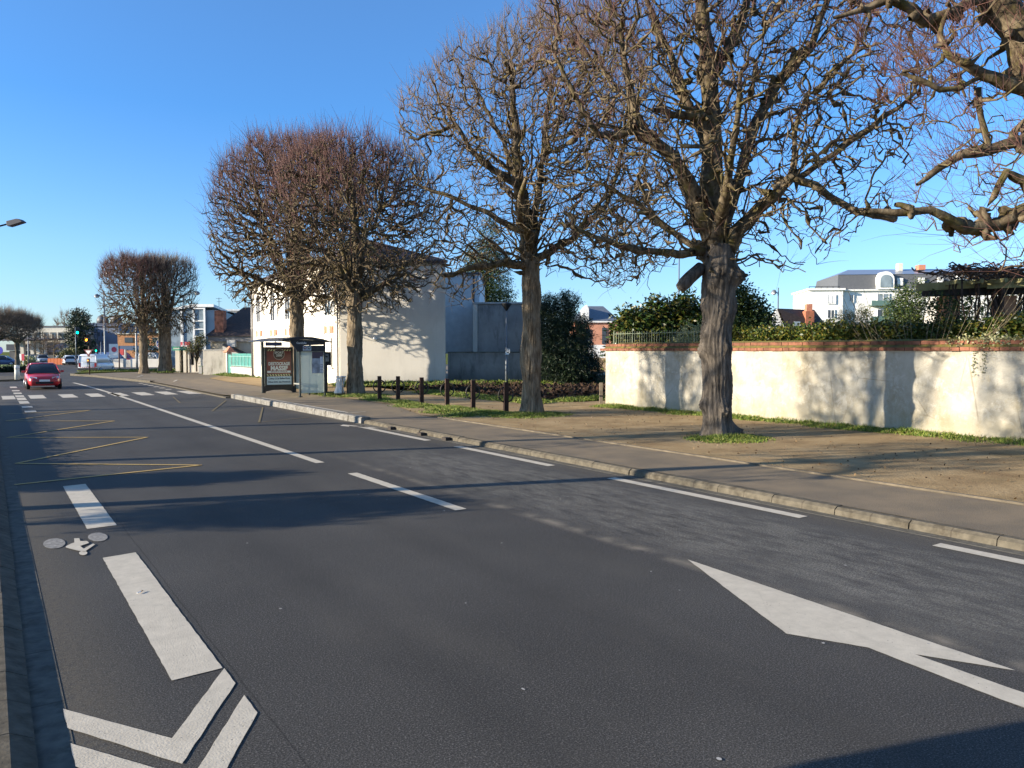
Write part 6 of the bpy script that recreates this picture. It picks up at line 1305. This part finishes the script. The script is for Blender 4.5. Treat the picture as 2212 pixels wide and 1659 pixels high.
# ---- vehicles
M_tyre = mk('tyre', (.012, .012, .013), .85); M_rim = mk('rim', (.35, .36, .38), .35, .7); M_cg = mk('car_glass', (.02, .026, .035), .08, spec=.7)
def loft(mb, secs):
    n = len(secs[0]); o = len(mb.v)
    for s_ in secs: mb.v += [tuple(p) for p in s_]
    for i in range(len(secs)-1):
        for k in range(n): mb.f.append((o+i*n+k, o+i*n+(k+1) % n, o+(i+1)*n+(k+1) % n, o+(i+1)*n+k))
    mb.f.append(tuple(o+k for k in range(n-1, -1, -1))); mb.f.append(tuple(o+(len(secs)-1)*n+k for k in range(n))); return mb
def paintm(nm, c, r=.28):
    m = mk(nm, c, r); m.node_tree.nodes['Principled BSDF'].inputs['Coat Weight'].default_value = .6; return m
def car(name, label, cat, loc, rz, paint_, L=4.0, w=.85, van=False, group=None, front=True, H=1.46):
    t = thing(name, label, cat, loc, rz, group); h = L/2
    if not van:
        st = [(-h, .30, .62, .70), (-h+.08, .22, .70, .80), (-h+.35, .20, .80, .90), (-h+.95, .20, .90, .97), (-.3, .20, .93, 1.0), (.8, .20, .95, 1.0), (h-.35, .22, .98, .97), (h-.08, .25, .94, .88), (h, .36, .84, .80)]
        gh = [(-h+.85, .90, .92, .80, .80), (-h+1.55, .90, H-.04, .78, .60), (-h+2.1, .90, H, .78, .62), (h-.75, .90, H-.03, .78, .60), (h-.30, .92, H-.15, .74, .55), (h-.06, .92, .98, .70, .60)]
    else:
        H = max(H, 1.8)
        st = [(-h, .30, .75, .72), (-h+.1, .24, .85, .84), (-h+.5, .22, 1.0, .94), (-h+1.0, .22, 1.08, 1.0), (0, .22, 1.1, 1.0), (h-.3, .25, 1.1, 1.0), (h-.02, .28, 1.08, .98), (h, .4, 1.0, .95)]
        gh = [(-h+.75, 1.0, 1.02, .80, .78), (-h+1.45, 1.0, H-.08, .82, .66), (-h+1.9, 1.0, H, .83, .70), (h-.2, 1.0, H, .83, .70), (h-.03, 1.0, H-.08, .82, .68), (h, 1.0, 1.1, .80, .78)]
    B = MB(); secs = []
    for y, zb, zt, f in st:
        W_ = w*f; secs.append([(W_*a, y, z) for a, z in ((.86, zb), (.97, zb+.12), (1.0, (zb+zt)/2), (.97, zt-.10), (.86, zt-.02), (.5, zt+.01), (0, zt+.015), (-.5, zt+.01), (-.86, zt-.02), (-.97, zt-.10), (-1.0, (zb+zt)/2), (-.97, zb+.12), (-.86, zb))])
    loft(B, secs); bd = B.build('body', paint_, t, True)
    G = MB(); secs = []
    for y, zb, zt, wb, wt in gh: k_w = w/.85; secs.append([(a*k_w, y, z) for a, z in ((wb, zb), ((wb+wt)/2+.02, (zb+zt)/2), (wt+.02, zt-.05), (wt-.10, zt), (0, zt+.015), (-wt+.10, zt), (-wt-.02, zt-.05), (-(wb+wt)/2-.02, (zb+zt)/2), (-wb, zb))])
    loft(G, secs); G.build('windows' if not van else 'cab', M_cg if not van else paint_, t, True)
    kw_ = w/.85; rf = MB(); secs = []
    for y, zb, zt, wb, wt in gh[1:-1]: secs.append([((wt+.03)*kw_, y, zt-.06), ((wt-.08)*kw_, y, zt+.012), (0, y, zt+.028), (-(wt-.08)*kw_, y, zt+.012), (-(wt+.03)*kw_, y, zt-.06), (0, y, zt-.03)])
    loft(rf, secs); rf.build('roof', paint_, t, True)
    for s_ in (-1, 1):
        q = MB(); g0, g1, gm, g3, g4, g5 = gh; P = lambda g, top: (s_*((g[4]+.03) if top else (g[3]+.01))*kw_, g[0], (g[2]-.04) if top else g[1])
        q.tube([P(g0, 0), P(g1, 1)], .035, 6); q.tube([P(g5, 0), P(g4, 1)], .05, 6); mid = (gm[0]+g3[0])/2; q.tube([(s_*.79*kw_, mid, .92), (s_*.64*kw_, mid, gm[2]-.05)], .035, 6); q.build('pillar', paint_, t, True)
        mr = MB(); mr.box(s_*(w+.0)-.0, gh[0][0]+.42, .93, s_*(w+.17), gh[0][0]+.52, 1.06) if s_ > 0 else mr.box(-(w+.17), gh[0][0]+.42, .93, -w, gh[0][0]+.52, 1.06); mr.build('mirror', paint_, t, bevel=.02)
        hl = MB(); x_a, x_b = s_*w*.42, s_*w*.80; 
        hl.add([(x_a, -h-.012, .60), (x_b, -h+.055, .64), (x_b, -h+.16, .745), (x_a, -h+.02, .705), (x_a, -h+.08, .58), (x_b, -h+.14, .62), (x_b, -h+.24, .73), (x_a, -h+.12, .70)], [(0, 1, 2, 3), (4, 7, 6, 5), (0, 4, 5, 1), (1, 5, 6, 2), (2, 6, 7, 3), (3, 7, 4, 0)]); hl.build('headlight', mk('headlight', (.55, .56, .58), .15, .3), t)
        rz0, rz1 = (.62, 1.0) if van else (.68, .98); rl2 = MB(); rl2.box(min(s_*w*.70, s_*w*.93), h-.16, rz0, max(s_*w*.70, s_*w*.93), h+.012, rz1); rl2.build('rear_light', mk('rear_light', (.25, .012, .015), .25), t, bevel=.015)
        for y in (-h+.78, h-.72):
            q = MB(); q.lathe([(.02, -.1), (.22, -.1), (.30, -.085), (.31, 0), (.30, .085), (.22, .1), (.02, .1)], 22).xf(Matrix.Translation((s_*(w-.10), y, .31)) @ Matrix.Rotation(R(90), 4, 'Y')); wo = q.build('wheel', M_tyre, t, True)
            q = MB(); q.lathe([(.02, -.02), (.19, -.02), (.19, .02), (.06, .035), (.02, .035)], 16).xf(Matrix.Translation((s_*(w-.005), y, .31)) @ Matrix.Rotation(R(90)*s_, 4, 'Y')); q.build('rim', M_rim, wo, True)
    MB().box(-.42*w/.85, -h-.018, .32, .42*w/.85, -h+.1, .44).build('grille', M_black, t); MB().box(-.26, -h-.032, .45, .26, -h-.019, .56).build('number_plate', M_whitep, t); MB().box(-.26, h+.003, .52 if not van else .7, .26, h+.014, .63 if not van else .81).build('number_plate', M_whitep, t)
    if not van:
        q = MB(); q.box(-.80*w, h-.1, .26, .80*w, h+.02, .46); q.build('rear_bumper', M_frd, t, bevel=.02)
    else:
        q = MB(); q.box(-.97*w, h-.12, .28, .97*w, h+.03, .52); q.build('rear_bumper', M_black, t, bevel=.02); q = MB()
        for k in range(8): a = -w*.8+k*w*.2; q.add([(a, h+.036, .55), (a+.08, h+.036, .55), (a+.14, h+.036, .62), (a+.06, h+.036, .62)], [(0, 1, 2, 3)])
        q.build('hazard_stripes', mk('van_red', (.45, .05, .05), .5), t)
        q = MB(); q.box(-.012, h+.002, .6, .012, h+.02, 1.7); q.box(-w*.7, h+.002, 1.62, w*.7, h+.012, 1.64); q.build('rear_door_gap', M_fr, t)
        for s_ in (-1, 1):
            q = MB(); sx = s_*(.845*w/.85); q.add([(s_*.80*w/.85+s_*.03, -h+.95, 1.06), (s_*.83, -h+2.0, 1.06), (s_*.755, -h+2.0, 1.55), (s_*.735, -h+1.45, 1.55)], [(0, 1, 2, 3)]); q.build('side_window', M_cg, t)
        q = MB(); q.add([(-.70, -h+.80, 1.06), (.70, -h+.80, 1.06), (.58, -h+1.40, 1.66), (-.58, -h+1.40, 1.66)], [(0, 1, 2, 3)]); q.xf(Matrix.Translation((0, -.03, .01))).build('windscreen', M_cg, t)
    return t
car('parked_car', 'red hatchback driving towards the camera in the left lane', 'car', W(2.62, 52.6, 0), TH, paintm('car_red', (.42, .02, .03)), 4.05, .87)
bpy.data.objects['parked_car'].name = 'hatchback'
van_p = W(9.2, 84.5+3, 0); vp3 = at(211, 800, 76)
car('van', 'white delivery van seen from behind at the junction', 'van', (vp3[0], vp3[1], 0), TH+math.pi-.5, paintm('van_white', (.62, .66, .72)), 4.4, .90, True, H=1.82)
M_wcar = paintm('car_white', (.60, .63, .66)); M_bcar = paintm('car_blue', (.05, .09, .2)); M_gcar = paintm('car_silver', (.30, .34, .40))
for u, y, rz, p_, lab, sc in [(150, 118, TH+math.pi, M_wcar, 'white hatchback driving away left of the van', 1.0), (172, 122, TH+1.2, M_wcar, 'pale car turning just left of the white van', .95), (64, 128, TH, M_gcar, 'silver car facing the camera beyond the red car roof', 1.05), (93, 134, TH, M_gcar, 'second silver car facing the camera, right of its twin', 1.0), (8, 110, TH+1.3, M_bcar, 'dark blue car at the far left edge behind the trees', 1.0), (134, 128, TH+math.pi, M_wcar, 'pale car half hidden left of the white hatchback', .95)]:
    p = at(u, 795, y); c = car('car', lab, 'car', (p[0], p[1], 0), rz, p_, 3.9, .85, group='cars at the far junction')
# red lorry-like van roofs and white van in the car park beyond
for u, y, p_, lab in [(330, 112, M_wcar, 'white van parked beyond the low wall between the far pollards'), (242, 112, M_bcar, 'blue-grey van parked behind the billboard')]:
    p = at(u, 795, y); car('parked_van', lab, 'van', (p[0], p[1], 0), 1.4, p_, 4.4, .9, True, H=1.9)
p = at(262, 795, 125); car('parked_van', 'red van parked under the blue canopy', 'van', (p[0], p[1], 0), 1.4, paintm('van_red_paint', (.4, .03, .03)), 4.4, .9, True, H=1.9)

cgb = thing('cigarette_butt', 'cigarette butt lying on the long white lane block', 'litter', W(1.06, 7.55, .018), TH+.7)
MB().tube([(0, 0, 0), (.045, 0, 0)], .0045, 8).build('paper', M_whitep, cgb); MB().tube([(.045, 0, 0), (.072, 0, 0)], .0046, 8).build('filter', mk('filter_tan', (.45, .22, .08), .8), cgb)
